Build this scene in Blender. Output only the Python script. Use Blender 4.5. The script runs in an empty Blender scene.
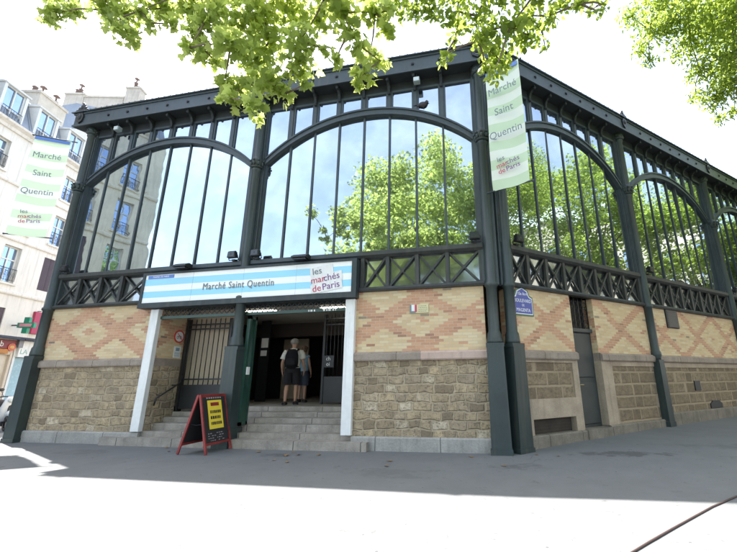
import bpy, math, random
from mathutils import Vector, Matrix
import numpy as np
random.seed(11)
rng = np.random.default_rng(5)
K = 0.9                                   # working units -> metres
scene = bpy.context.scene
col = scene.collection
PI = math.pi

# ------------------------------------------------------------------ materials
class NT:
    def __init__(s, name):
        s.m = bpy.data.materials.new(name); s.m.use_nodes = True
        s.t = s.m.node_tree; s.t.nodes.clear()
        s.out = s.t.nodes.new('ShaderNodeOutputMaterial')
    def n(s, typ, ins=None, **kw):
        nd = s.t.nodes.new(typ)
        for k, v in kw.items(): setattr(nd, k, v)
        for k, v in (ins or {}).items(): s.put(nd.inputs[k], v)
        return nd
    def put(s, sock, v):
        if isinstance(v, bpy.types.NodeSocket): s.t.links.new(v, sock)
        elif isinstance(v, (tuple, list)) and len(v) == 3 and sock.type == 'RGBA': sock.default_value = (*v, 1)
        else: sock.default_value = v
    def M(s, op, a, b=None, c=None):
        nd = s.t.nodes.new('ShaderNodeMath'); nd.operation = op
        s.put(nd.inputs[0], a)
        if b is not None: s.put(nd.inputs[1], b)
        if c is not None: s.put(nd.inputs[2], c)
        return nd.outputs[0]
    def mix(s, f, a, b, mode='MIX'):
        nd = s.t.nodes.new('ShaderNodeMix'); nd.data_type = 'RGBA'; nd.blend_type = mode
        s.put(nd.inputs[0], f); s.put(nd.inputs[6], a); s.put(nd.inputs[7], b)
        return nd.outputs[2]
    def ramp(s, f, stops):
        nd = s.t.nodes.new('ShaderNodeValToRGB'); cr = nd.color_ramp
        while len(cr.elements) < len(stops): cr.elements.new(.5)
        for e, (p, c) in zip(cr.elements, stops):
            e.position = p; e.color = (*c, 1) if len(c) == 3 else c
        s.put(nd.inputs[0], f); return nd.outputs[0]
    def noise(s, vec, scale, detail=3, rough=.55):
        nd = s.n('ShaderNodeTexNoise', {'Scale': scale, 'Detail': detail, 'Roughness': rough})
        if vec is not None: s.put(nd.inputs['Vector'], vec)
        return nd.outputs[0]
    def uv(s):
        nd = s.n('ShaderNodeTexCoord'); sp = s.n('ShaderNodeSeparateXYZ', {0: nd.outputs['UV']})
        return nd.outputs['UV'], sp.outputs[0], sp.outputs[1]
    def obj(s): return s.n('ShaderNodeTexCoord').outputs['Object']
    def white(s, a, b):
        v = s.n('ShaderNodeCombineXYZ', {0: a, 1: b}).outputs[0]
        nd = s.n('ShaderNodeTexWhiteNoise', {'Vector': v}, noise_dimensions='2D')
        return nd.outputs[0]
    def bsdf(s, color, rough=.6, metal=0., spec=.5, normal=None, **kw):
        nd = s.n('ShaderNodeBsdfPrincipled', {'Base Color': color, 'Roughness': rough, 'Metallic': metal, 'Specular IOR Level': spec})
        if normal is not None: s.put(nd.inputs['Normal'], normal)
        for k, v in kw.items(): s.put(nd.inputs[k], v)
        s.t.links.new(nd.outputs[0], s.out.inputs[0]); return nd
    def bump(s, h, strength=.4, dist=.02):
        return s.n('ShaderNodeBump', {'Height': h, 'Strength': strength, 'Distance': dist}).outputs[0]

def paint(name, c, rough=.5, var=.25, scale=3., metal=0., spec=.5, grime=(.5,.45,.4), bump=.0):
    """plain coated / solid surface with some unevenness of tone and gloss"""
    t = NT(name); o = t.obj()
    a = t.noise(o, scale, 4); b = t.noise(o, scale*9, 3)
    f = t.M('MULTIPLY', t.M('ADD', t.M('MULTIPLY', a, .65), t.M('MULTIPLY', b, .35)), 1.)
    dark = tuple(x*(1-var) for x in c); lite = tuple(min(1, x*(1+var)) for x in c)
    cc = t.ramp(f, [(.3, dark), (.7, lite)])
    if name.startswith(('iron', 'column', 'white_paint', 'white_plaster', 'buff', 'lattice')):
        mp = t.n('ShaderNodeMapping', {'Vector': o, 'Scale': (9., 9., .5)}).outputs[0]
        st = t.ramp(t.noise(mp, 1., 5, .6), [(.5, (0,0,0)), (.72, (1,1,1))])
        cc = t.mix(t.M('MULTIPLY', st, .5), cc, tuple(.55*x+.012 for x in c) if c[0] > .1 else (.085,.080,.068))
        ch = t.ramp(t.noise(o, 13., 5, .7), [(.66, (0,0,0)), (.70, (1,1,1))])
        cc = t.mix(t.M('MULTIPLY', ch, .5), cc, tuple(.5*x for x in c) if c[0] > .1 else (.085,.075,.062))
    nrm = t.bump(b, bump, .01) if bump else None
    t.bsdf(cc, t.M('ADD', rough-.1, t.M('MULTIPLY', b, .2)), metal, spec, nrm)
    return t.m

def brick_mat(name, phase, period=2.1, pz=1.32, zmid=3.02, hw=.135):
    t = NT(name); uv, s, z = t.uv(); M = t.M
    bw, bh = .235, .0715
    row = M('FLOOR', M('DIVIDE', z, bh)); off = M('MULTIPLY', M('FLOORED_MODULO', row, 2.), .5)
    ss = M('ADD', M('DIVIDE', s, bw), off); cl = M('FLOOR', ss)
    fx = M('FRACT', ss); fz = M('FRACT', M('DIVIDE', z, bh))
    mort = M('MAXIMUM', M('LESS_THAN', fx, .045), M('LESS_THAN', fz, .13))
    bs = M('MULTIPLY', M('SUBTRACT', M('ADD', cl, .5), off), bw); bz = M('MULTIPLY', M('ADD', row, .5), bh)
    a = M('DIVIDE', M('SUBTRACT', bs, phase), period); b = M('DIVIDE', M('SUBTRACT', bz, zmid), pz)
    def tri(x): return M('ABSOLUTE', M('SUBTRACT', M('FRACT', M('ADD', x, .5)), .5))
    band = M('LESS_THAN', M('MINIMUM', tri(M('ADD', a, b)), tri(M('SUBTRACT', a, b))), hw)
    small = M('LESS_THAN', M('ADD', tri(M('ADD', a, .5)), tri(b)), .085)
    red = M('MAXIMUM', band, small)
    r1 = t.white(row, cl); r2 = t.white(cl, M('ADD', row, 37.3))
    yel = t.ramp(r1, [(0, (.51,.365,.19)), (.45, (.62,.455,.235)), (.85, (.66,.54,.33)), (1, (.55,.37,.19))])
    rd = t.ramp(r2, [(0, (.28,.11,.055)), (.12, (.43,.195,.10)), (.6, (.51,.24,.12)), (1, (.55,.29,.16))])
    # the odd brick of the other colour, a few dark ones
    red = M('ABSOLUTE', M('SUBTRACT', red, M('GREATER_THAN', t.white(M('ADD', row, 5.1), cl), .985)))
    c = t.mix(red, yel, rd)
    c = t.mix(M('MULTIPLY', M('GREATER_THAN', t.white(M('ADD', row, 9.7), cl), .992), .75), c, (.10,.075,.06))
    n1 = t.noise(uv, 1.3, 5, .65); n2 = t.noise(uv, 14., 4)
    c = t.mix(M('MULTIPLY', M('SUBTRACT', 1., n1), .30), c, (.30,.25,.20))
    c = t.mix(M('MULTIPLY', n2, .22), c, (.62,.52,.38))
    c = t.mix(mort, c, t.mix(n2, (.40,.34,.26), (.56,.49,.38)))
    h = M('ADD', M('MULTIPLY', M('SUBTRACT', 1., mort), 1.), M('MULTIPLY', n2, .5))
    t.bsdf(c, .72, 0, .35, t.bump(h, .55, .012)); return t.m

def stone_mat(name, bh, bw, pal, mortar, wob=.035, mw=.05, bstr=.9, seed=0.):
    t = NT(name); uv, s0, z0 = t.uv(); M = t.M
    nz = t.n('ShaderNodeTexNoise', {'Scale': 3.2, 'Detail': 3, 'Vector': uv})
    sep = t.n('ShaderNodeSeparateXYZ', {0: nz.outputs['Color']})
    s = M('ADD', s0, M('MULTIPLY', M('SUBTRACT', sep.outputs[0], .5), wob*2)); z = M('ADD', z0, M('MULTIPLY', M('SUBTRACT', sep.outputs[1], .5), wob*2))
    row = M('FLOOR', M('DIVIDE', z, bh)); fz = M('FRACT', M('DIVIDE', z, bh))
    rh = t.white(row, 3.7+seed)
    ss = M('ADD', M('DIVIDE', s, bw), M('MULTIPLY', rh, 7.))
    # uneven block widths: a slow warp along the course
    ss = M('ADD', ss, M('MULTIPLY', M('SINE', M('ADD', M('MULTIPLY', s, 3.9), M('MULTIPLY', rh, 40.))), .26))
    cl = M('FLOOR', ss); fx = M('FRACT', ss)
    ex = M('MULTIPLY', M('MINIMUM', fx, M('SUBTRACT', 1., fx)), bw); ez = M('MULTIPLY', M('MINIMUM', fz, M('SUBTRACT', 1., fz)), bh)
    e = M('MINIMUM', ex, ez); e = M('ADD', e, M('MULTIPLY', M('SUBTRACT', t.noise(uv, 18., 3), .5), .028))
    mort = M('SUBTRACT', 1., t.n('ShaderNodeMapRange', {'Value': e, 1: mw*.25, 2: mw*.75}).outputs[0])
    r = t.white(M('ADD', row, seed), cl)
    c = t.ramp(r, pal)
    n1 = t.noise(uv, 6., 6, .7); n2 = t.noise(uv, 38., 4, .7); n0 = t.noise(uv, .9, 4)
    vor = t.n('ShaderNodeTexVoronoi', {'Vector': uv, 'Scale': 26.}).outputs[0]
    pits = M('MULTIPLY', M('LESS_THAN', vor, M('MULTIPLY', n1, .55)), .7)
    c = t.mix(t.ramp(n1, [(.42,(0,0,0)),(.68,(.85,.85,.85))]), c, tuple(x*.42 for x in pal[1][1]))
    v2 = t.n('ShaderNodeTexVoronoi', {'Vector': t.n('ShaderNodeMapping', {'Vector': uv, 'Scale': (.7,1.3,1.)}).outputs[0], 'Scale': 11.}).outputs[0]
    n4 = t.noise(uv, 9., 5, .7)
    c = t.mix(M('MULTIPLY', M('LESS_THAN', v2, M('MULTIPLY', n4, .62)), M('MULTIPLY', t.white(M('ADD', row, 3.3), cl), .62)), c, tuple(x*.34 for x in pal[1][1]))
    c = t.mix(pits, c, (.05,.042,.034))
    c = t.mix(M('MULTIPLY', n2, .35), c, mortar)
    c = t.mix(M('MULTIPLY', mort, .75), c, t.mix(n1, tuple(x*.72 for x in mortar), mortar))
    c = t.mix(M('MULTIPLY', t.ramp(n0, [(.45,(0,0,0)),(.75,(1,1,1))]), .35), c, tuple(x*.4 for x in mortar))
    h = M('ADD', M('MULTIPLY', M('SUBTRACT', 1., mort), .8), M('ADD', M('MULTIPLY', n1, .8), M('MULTIPLY', M('SUBTRACT', 0., pits), .6)))
    t.bsdf(c, .9, 0, .2, t.bump(h, bstr, .03)); return t.m

def plain_stone(name, c1, c2, scale=2., bstr=.35, joint=None):
    t = NT(name); uv, s, z = t.uv(); M = t.M
    n1 = t.noise(uv, scale, 6, .65); n2 = t.noise(uv, scale*16, 4, .6)
    c = t.ramp(M('ADD', M('MULTIPLY', n1, .7), M('MULTIPLY', n2, .3)), [(.32, c1), (.68, c2)])
    h = M('ADD', n1, n2)
    if joint:
        j = M('LESS_THAN', M('FRACT', M('DIVIDE', s, joint)), .012)
        c = t.mix(j, c, tuple(x*.45 for x in c1)); h = M('SUBTRACT', h, M('MULTIPLY', j, 2.))
    st = t.noise(t.n('ShaderNodeMapping', {'Vector': uv, 'Scale': (7., .6, 1.)}).outputs[0], 1., 4)
    c = t.mix(M('MULTIPLY', t.ramp(st, [(.52,(0,0,0)),(.72,(1,1,1))]), .35), c, tuple(x*.5 for x in c1))
    t.bsdf(c, .85, 0, .25, t.bump(h, bstr, .015)); return t.m

def asphalt_mat(name, base, dark):
    t = NT(name); o = t.obj(); M = t.M
    n0 = t.noise(o, .35, 5, .6); n1 = t.noise(o, 2.2, 5, .65); n2 = t.noise(o, 60., 3, .7)
    c = t.ramp(M('ADD', M('MULTIPLY', n0, .55), M('MULTIPLY', n1, .45)), [(.33, dark), (.62, base)])
    c = t.mix(M('MULTIPLY', n2, .45), c, tuple(x*1.55 for x in base))
    sp = t.noise(o, 5.5, 6, .75)
    c = t.mix(M('MULTIPLY', t.ramp(sp, [(.60,(0,0,0)),(.70,(1,1,1))]), .55), c, tuple(x*.5 for x in dark))
    spot = t.n('ShaderNodeTexVoronoi', {'Vector': o, 'Scale': 3.1, 'Randomness': 1.}).outputs[0]
    c = t.mix(M('MULTIPLY', M('LESS_THAN', spot, .045), .7), c, tuple(x*.4 for x in dark))
    vc = t.n('ShaderNodeTexVoronoi', {'Vector': t.n('ShaderNodeMixRGB' if False else 'ShaderNodeVectorMath', {0: o, 1: t.n('ShaderNodeTexNoise', {'Vector': o, 'Scale': 1.1}).outputs['Color']}, operation='ADD').outputs[0], 'Scale': .42}, feature='DISTANCE_TO_EDGE').outputs[0]
    c = t.mix(M('MULTIPLY', M('LESS_THAN', vc, .0022), M('MULTIPLY', t.ramp(n0,[(.5,(0,0,0)),(.62,(1,1,1))]), .35)), c, tuple(x*.35 for x in dark))
    px = t.n('ShaderNodeSeparateXYZ', {0: o}); bl = t.noise(o, 3.4, 5, .65)
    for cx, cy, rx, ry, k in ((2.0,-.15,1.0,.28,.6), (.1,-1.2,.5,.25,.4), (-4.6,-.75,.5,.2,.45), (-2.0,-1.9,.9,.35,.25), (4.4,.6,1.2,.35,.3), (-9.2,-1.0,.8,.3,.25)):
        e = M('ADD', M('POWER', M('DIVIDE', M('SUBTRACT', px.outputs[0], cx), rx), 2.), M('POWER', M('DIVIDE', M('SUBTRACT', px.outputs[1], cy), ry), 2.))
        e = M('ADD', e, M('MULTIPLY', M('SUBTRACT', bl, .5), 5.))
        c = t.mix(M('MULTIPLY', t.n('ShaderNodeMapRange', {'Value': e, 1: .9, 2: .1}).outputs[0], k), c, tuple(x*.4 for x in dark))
    t.bsdf(c, .82, 0, .35, t.bump(n2, .35, .006)); return t.m

def glass_mat(name, tint=(.78,.92,1.), fac=.47, dark=(.012,.016,.02), wob=.0, rough=.015):
    t = NT(name); o = t.obj()
    nrm = None
    if wob:
        nrm = t.bump(t.noise(o, 1.1, 2), wob, .05)
    g = t.n('ShaderNodeBsdfGlossy', {'Color': tint, 'Roughness': rough}); d = t.n('ShaderNodeBsdfPrincipled', {'Base Color': dark, 'Roughness': .25})
    if nrm is not None: t.put(g.inputs['Normal'], nrm)
    # dust film: patches where the pane mirrors a little less
    f = t.n('ShaderNodeMapRange', {'Value': t.noise(o, 1.6, 4), 1: .3, 2: .7, 3: fac-.06, 4: fac+.05}).outputs[0]
    mx = t.n('ShaderNodeMixShader', {0: f, 1: d.outputs[0], 2: g.outputs[0]})
    t.t.links.new(mx.outputs[0], t.out.inputs[0]); return t.m

def leaf_mat(name, c1, c2, c3, tr=(.30,.42,.05), mixf=.5):
    t = NT(name); g = t.n('ShaderNodeNewGeometry'); r = g.outputs['Random Per Island']
    c = t.ramp(r, [(0, c1), (.55, c2), (1, c3)])
    trc = t.mix(r, tr, tuple(x*1.35 for x in tr))
    d = t.n('ShaderNodeBsdfPrincipled', {'Base Color': c, 'Roughness': .42, 'Specular IOR Level': .4})
    tl = t.n('ShaderNodeBsdfTranslucent', {'Color': trc})
    mx = t.n('ShaderNodeMixShader', {0: mixf, 1: d.outputs[0], 2: tl.outputs[0]})
    t.t.links.new(mx.outputs[0], t.out.inputs[0]); return t.m

def emit_mat(name, c, s):
    t = NT(name); e = t.n('ShaderNodeEmission', {'Color': c, 'Strength': s}); t.t.links.new(e.outputs[0], t.out.inputs[0]); return t.m

def stripe_mat(name, stops, rough=.45, axis=1, trans=0.):
    """flat printed bands across V (0..1)"""
    t = NT(name); uv, s, z = t.uv()
    nd = t.n('ShaderNodeValToRGB', {0: z if axis else s}); cr = nd.color_ramp; cr.interpolation = 'CONSTANT'
    while len(cr.elements) < len(stops): cr.elements.new(.5)
    for e, (p, c) in zip(cr.elements, stops): e.position = p; e.color = (*c, 1)
    n = t.noise(t.obj(), 2.5, 4)
    c = t.mix(t.M('MULTIPLY', n, .14), nd.outputs[0], (.45,.45,.42))
    if trans:
        d = t.n('ShaderNodeBsdfDiffuse', {'Color': c}); tl = t.n('ShaderNodeBsdfTranslucent', {'Color': c})
        mx = t.n('ShaderNodeMixShader', {0: trans, 1: d.outputs[0], 2: tl.outputs[0]}); t.t.links.new(mx.outputs[0], t.out.inputs[0])
    else: t.bsdf(c, rough, 0, .4)
    return t.m

IRON = paint('iron_paint', (.044,.060,.069), .5, .28, 1.6, spec=.45)
IRON2 = paint('iron_paint_worn', (.030,.042,.046), .55, .35, 2.5, spec=.4)
IRON_D = paint('lattice_paint', (.032,.036,.034), .6, .3, 3.)
PILLAR = paint('column_green_paint', (.028,.042,.042), .45, .3, 1.4, spec=.45)
SOFFIT = paint('eave_shade_iron', (.016,.020,.022), .7, .35, 3.)  # soffit, frieze, brackets: eave shade put into a near-black iron colour
BLACK = paint('black_metal', (.012,.013,.014), .45, .3, 4.)
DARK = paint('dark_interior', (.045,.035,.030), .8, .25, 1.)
BRICK_F = brick_mat('brick_front_panel', -2.97)
BRICK_L = brick_mat('brick_street_end_panel', -11.15)
BRICK_S = brick_mat('brick_side_panel', 9.6, 2.35, 1.62, 2.95, .095); BRICK_S1 = brick_mat('brick_corner_side_panel', 1.66, 2.35, 1.62, 2.95, .105)
BRICK_P = brick_mat('brick_porch', .5)
STONE_F = stone_mat('rubble_front', .205, .34, [(0,(.15,.112,.075)),(.25,(.35,.27,.175)),(.5,(.50,.39,.24)),(.7,(.29,.235,.17)),(.85,(.42,.33,.22)),(1,(.62,.54,.41))], (.50,.41,.285), .08, .04, 1.)
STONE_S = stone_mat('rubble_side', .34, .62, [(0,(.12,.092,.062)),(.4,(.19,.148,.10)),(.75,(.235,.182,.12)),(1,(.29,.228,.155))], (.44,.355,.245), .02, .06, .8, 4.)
CAPST = plain_stone('cap_stone', (.20,.165,.135), (.36,.30,.25), 2., .4, 1.3)
CAPPK = plain_stone('pink_cap_stone', (.42,.31,.26), (.52,.40,.34), 2.)
PLINTH = plain_stone('granite_plinth', (.22,.215,.20), (.40,.385,.355), 1.6, .5, 1.55)
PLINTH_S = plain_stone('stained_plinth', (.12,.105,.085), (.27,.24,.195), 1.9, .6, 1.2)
STEPST = plain_stone('step_granite', (.19,.172,.15), (.40,.36,.31), 2.2, .5, 1.7)
FRAMEST = plain_stone('dressed_stone', (.27,.22,.165), (.45,.375,.28), 1.7, .4)
WHITE = paint('white_paint', (.72,.73,.72), .5, .10, 1.2)
GLASS = glass_mat('market_glass', wob=.05)
GLASS_W = glass_mat('old_window_glass', wob=.07, fac=.53)
GLASS_SP = glass_mat('spandrel_glass', tint=(.72,.86,1.), fac=.46, wob=.05)
GLASS_L = glass_mat('lattice_glass', tint=(.8,.9,.95), fac=.32, dark=(.05,.055,.055), wob=.3, rough=.08)
GLASS_H = glass_mat('house_glass', tint=(.55,.72,1.), fac=.6, dark=(.03,.04,.06))
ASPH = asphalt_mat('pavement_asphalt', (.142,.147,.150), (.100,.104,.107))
ROADM = asphalt_mat('road_asphalt', (.12,.12,.12), (.08,.08,.08))
KERBM = plain_stone('kerb_granite', (.26,.25,.24), (.42,.41,.39), 2., .3, 1.1)
PLASTER = paint('white_plaster', (.66,.63,.58), .85, .08, .6)
PLASTER2 = paint('cream_plaster', (.50,.44,.35), .85, .16, .5)
PLASTER3 = paint('buff_stone', (.74,.65,.50), .85, .12, .7)
ZINC = paint('zinc_roof', (.22,.25,.29), .5, .2, .8, .3)
SHUT = paint('plum_shutter', (.065,.045,.060), .6, .2, 2.)
BARK = paint('bark', (.16,.13,.09), .9, .4, 2.5, bump=.6)
LEAF_P = leaf_mat('plane_leaf', (.09,.155,.025), (.13,.20,.035), (.175,.235,.045), (.52,.60,.17), .62)
LEAF_O = leaf_mat('ovate_leaf', (.065,.12,.02), (.10,.165,.03), (.14,.20,.04), (.40,.50,.09), .56)
LEAF_F = leaf_mat('fine_leaf', (.075,.13,.02), (.11,.175,.028), (.155,.215,.04), (.38,.48,.08), .56)

# ------------------------------------------------------------------ geometry helpers
TH = 0.7198; DX, DY = math.cos(TH), math.sin(TH)
def frame(o, ds, dd):
    return Matrix(((ds[0], dd[0], 0, o[0]), (ds[1], dd[1], 0, o[1]), (0, 0, 1, o[2]), (0, 0, 0, 1)))
FR = frame((0,0,0), (1,0), (0,-1))                      # front wall: s to the right, d towards the square
SD = frame((0,0,0), (DX,DY), (DY,-DX))                  # side wall: s up the side street
_l = math.hypot(.23,.97); FDX, FDY = -.23/_l, .97/_l
FA = frame((-25,6,0), (FDX,FDY), (FDY,-FDX))            # houses across the street on the left
ID = Matrix.Identity(4)

class MB:
    def __init__(s, M=ID): s.M = M; s.v = []; s.f = []; s.uv = []; s.sm = []
    def face(s, pts, uv=None, smooth=False):
        b = len(s.v); s.v += [tuple(p) for p in pts]; s.f.append(tuple(range(b, b+len(pts))))
        if uv is None:
            n = Vector((0,0,0)); p = [Vector(q) for q in pts]
            for i in range(len(p)):
                a, c = p[i], p[(i+1) % len(p)]; n += a.cross(c)
            ax = max(range(3), key=lambda i: abs(n[i]))
            uv = [((q[0], q[2]) if ax == 1 else (q[1], q[2]) if ax == 0 else (q[0], q[1])) for q in p]
        s.uv += uv; s.sm.append(smooth); return s
    def box(s, a0, a1, d0, d1, z0, z1):
        P = lambda i, j, k: ((a0, a1)[i], (d0, d1)[j], (z0, z1)[k])
        for q in (((0,0,0),(0,1,0),(1,1,0),(1,0,0)), ((0,0,1),(1,0,1),(1,1,1),(0,1,1)), ((0,0,0),(1,0,0),(1,0,1),(0,0,1)),
                  ((0,1,0),(0,1,1),(1,1,1),(1,1,0)), ((0,0,0),(0,0,1),(0,1,1),(0,1,0)), ((1,0,0),(1,1,0),(1,1,1),(1,0,1))):
            s.face([P(*i) for i in q])
        return s
    def bbox(s, a0, a1, d0, d1, z0, z1, b=.01):
        """box with a chamfered rim on its outer (d1) face"""
        s.prism([(a0,z0),(a1,z0),(a1,z1),(a0,z1)], d0, d1-b)
        o = [(a0,z0),(a1,z0),(a1,z1),(a0,z1)]; i = [(a0+b,z0+b),(a1-b,z0+b),(a1-b,z1-b),(a0+b,z1-b)]
        for k in range(4):
            m = (k+1) % 4
            s.face([(o[k][0],d1-b,o[k][1]),(i[k][0],d1,i[k][1]),(i[m][0],d1,i[m][1]),(o[m][0],d1-b,o[m][1])])
        s.face([(p[0],d1,p[1]) for p in i][::-1]); return s
    def prism(s, poly, d0, d1):
        """polygon in (s,z), given counter-clockwise in s-z, extruded d0..d1"""
        n = len(poly)
        s.face([(p[0], d0, p[1]) for p in poly]); s.face([(p[0], d1, p[1]) for p in reversed(poly)])
        for i in range(n):
            a, b = poly[i], poly[(i+1) % n]
            s.face([(a[0],d0,a[1]),(a[0],d1,a[1]),(b[0],d1,b[1]),(b[0],d0,b[1])])
        return s
    def hprism(s, poly, z0, z1):
        n = len(poly)
        s.face([(p[0], p[1], z1) for p in poly]); s.face([(p[0], p[1], z0) for p in reversed(poly)])
        for i in range(n):
            a, b = poly[i], poly[(i+1) % n]
            s.face([(a[0],a[1],z0),(b[0],b[1],z0),(b[0],b[1],z1),(a[0],a[1],z1)])
        return s
    def sprism(s, poly, a0, a1):
        """polygon in (d,z) extruded along s"""
        n = len(poly)
        s.face([(a0, p[0], p[1]) for p in poly]); s.face([(a1, p[0], p[1]) for p in reversed(poly)])
        for i in range(n):
            a, b = poly[i], poly[(i+1) % n]
            s.face([(a0,a[0],a[1]),(a1,a[0],a[1]),(a1,b[0],b[1]),(a0,b[0],b[1])][::-1])
        return s
    def bar(s, p, q, w, h=None, up=(0,0,1)):
        p, q = Vector(p), Vector(q); h = h or w; t = (q-p).normalized(); u = Vector(up)
        if abs(t.dot(u)) > .95: u = Vector((0,1,0))
        x = t.cross(u).normalized(); y = x.cross(t)
        c = [(-.5,-.5),(.5,-.5),(.5,.5),(-.5,.5)]
        A = [p + x*a*w + y*b*h for a, b in c]; B = [q + x*a*w + y*b*h for a, b in c]
        s.face(A[::-1]); s.face(B)
        for i in range(4): s.face([A[i], A[(i+1)%4], B[(i+1)%4], B[i]])
        return s
    def tube(s, pts, rad, n=8, caps=True):
        pts = [Vector(p) for p in pts]
        if not isinstance(rad, (list, tuple)): rad = [rad]*len(pts)
        R = []; x = None
        for i, p in enumerate(pts):
            t = (pts[min(i+1, len(pts)-1)] - pts[max(i-1, 0)]).normalized()
            if x is None:
                u = Vector((0,0,1)) if abs(t.z) < .9 else Vector((1,0,0)); x = t.cross(u).normalized()
            else: x = (x - t*x.dot(t)).normalized()
            y = t.cross(x)
            R.append([p + (x*math.cos(2*PI*k/n) + y*math.sin(2*PI*k/n))*rad[i] for k in range(n)])
        L = 0
        for i in range(len(R)-1):
            L2 = L + (pts[i+1]-pts[i]).length
            for k in range(n):
                m = (k+1) % n
                s.face([R[i][k], R[i][m], R[i+1][m], R[i+1][k]], [(k/n*.6, L), ((k+1)/n*.6, L), ((k+1)/n*.6, L2), (k/n*.6, L2)], True)
            L = L2
        if caps: s.face(R[0][::-1]); s.face(R[-1])
        return s
    def lathe(s, prof, c=(0,0,0), n=12, a0=0, a1=2*PI):
        ring = lambda r, z: [(c[0]+r*math.cos(a0+(a1-a0)*k/n), c[1]+r*math.sin(a0+(a1-a0)*k/n), c[2]+z) for k in range(n+1)]
        R = [ring(r, z) for r, z in prof]
        for i in range(len(R)-1):
            for k in range(n):
                s.face([R[i][k], R[i][k+1], R[i+1][k+1], R[i+1][k]], None, True)
        if prof[-1][0] > 1e-4: s.face(R[-1][:-1])
        if prof[0][0] > 1e-4: s.face(R[0][:-1][::-1])
        return s
    def disc(s, c, r, d0, d1, n=14):
        s.prism([(c[0]+r*math.cos(2*PI*k/n), c[1]+r*math.sin(2*PI*k/n)) for k in range(n)], d0, d1); return s
    def ell(s, c, r, n=10, m=7):
        prof = [(math.sin(PI*i/m), -math.cos(PI*i/m)) for i in range(m+1)]
        R = [[(c[0]+r[0]*p*math.cos(2*PI*k/n), c[1]+r[1]*p*math.sin(2*PI*k/n), c[2]+r[2]*z) for k in range(n)] for p, z in prof]
        for i in range(m):
            for k in range(n):
                q = [R[i][k], R[i][(k+1)%n], R[i+1][(k+1)%n], R[i+1][k]]
                if i == 0: q = [q[0], q[2], q[3]]
                elif i == m-1: q = q[:3]
                s.face(q, None, True)
        return s
    def build(s, name, mat, parent=None, weld=False, loc=None):
        me = bpy.data.meshes.new(name)
        M = s.M; flip = M.to_3x3().determinant() < 0
        vs = [(M @ Vector(v))*K for v in s.v]
        if loc is not None:
            L = Vector(loc)*K; vs = [v - L for v in vs]
        f = [tuple(reversed(q)) for q in s.f] if flip else s.f
        me.from_pydata(vs, [], f)
        ul = me.uv_layers.new(name='UVMap')
        uv = []; i = 0
        for q in s.f:
            u = s.uv[i:i+len(q)]; uv += list(reversed(u)) if flip else u; i += len(q)
        ul.data.foreach_set('uv', [c for u in uv for c in u])
        me.polygons.foreach_set('use_smooth', s.sm)
        if any(s.sm):
            import bmesh
            bm = bmesh.new(); bm.from_mesh(me); bmesh.ops.remove_doubles(bm, verts=bm.verts, dist=1e-5); bm.to_mesh(me); bm.free()
        me.materials.append(mat); me.update()
        o = bpy.data.objects.new(name, me); col.objects.link(o)
        if parent is not None: o.parent = parent
        if loc is not None: o.location = Vector(loc)*K
        return o

def tag(o, label, cat, group=None):
    o['label'] = label; o['category'] = cat
    if group: o['group'] = group
    return o
def thing(name, label, cat, group=None, loc=(0,0,0), rz=0.):
    o = bpy.data.objects.new(name, None); col.objects.link(o); o.empty_display_size = .2
    o.location = Vector(loc)*K; o.rotation_euler.z = rz
    return tag(o, label, cat, group)
def struct(o): o['kind'] = 'structure'; return o
def dup(o, parent=None, loc=None, rz=None):
    c = o.copy(); col.objects.link(c)
    if parent is not None: c.parent = parent
    if loc is not None: c.location = Vector(loc)*K
    if rz is not None: c.rotation_euler.z = rz
    for ch in o.children:
        dup(ch, c)
    return c
def text(name, body, size, M, mat, parent, align='CENTER', depth=.004, sx=1., spacing=1.):
    """lettering as a mesh; M maps (x right, y up, z out) into the scene"""
    cu = bpy.data.curves.new(name, 'FONT'); cu.body = body; cu.size = size; cu.align_x = align; cu.align_y = 'CENTER'
    cu.extrude = depth; cu.space_character = spacing; cu.resolution_u = 3
    ob = bpy.data.objects.new(name, cu); col.objects.link(ob)
    dg = bpy.context.evaluated_depsgraph_get(); dg.update()
    me = bpy.data.meshes.new_from_object(ob.evaluated_get(dg)); me.name = name
    bpy.data.objects.remove(ob); bpy.data.curves.remove(cu)
    M2 = Matrix.Diagonal((K,K,K,1)) @ M @ Matrix.Diagonal((sx,1,1,1))
    me.transform(M2)
    me.materials.clear(); me.materials.append(mat)
    o = bpy.data.objects.new(name, me); col.objects.link(o)
    if parent is not None: o.parent = parent
    return o
def tframe(F, s, d, z, rot=0.):
    """text frame on a wall frame: x along s, y up, z outwards"""
    A = Matrix(((1,0,0,s),(0,0,1,d),(0,1,0,z),(0,0,0,1)))
    return F @ A @ Matrix.Rotation(rot, 4, 'Z')
def grid_wall(mb, s0, s1, z0, z1, holes, d=0., thick=.25):
    """wall face with rectangular openings and their reveals"""
    S = sorted({s0, s1, *[h[0] for h in holes], *[h[1] for h in holes]}); Z = sorted({z0, z1, *[h[2] for h in holes], *[h[3] for h in holes]})
    S = [x for x in S if s0 <= x <= s1]; Z = [x for x in Z if z0 <= x <= z1]
    for i in range(len(S)-1):
        for j in range(len(Z)-1):
            cs, cz = (S[i]+S[i+1])/2, (Z[j]+Z[j+1])/2
            if any(h[0] < cs < h[1] and h[2] < cz < h[3] for h in holes): continue
            mb.face([(S[i],d,Z[j]),(S[i],d,Z[j+1]),(S[i+1],d,Z[j+1]),(S[i+1],d,Z[j])])
    for a, b, c, e in holes:
        t = d-thick
        mb.face([(a,d,c),(a,t,c),(a,t,e),(a,d,e)]); mb.face([(b,d,c),(b,d,e),(b,t,e),(b,t,c)])
        mb.face([(a,d,e),(a,t,e),(b,t,e),(b,d,e)]); mb.face([(a,d,c),(b,d,c),(b,t,c),(a,t,c)])
SUN_E, SKY_S, EXPO = 4.3, .13, 2.2

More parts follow.
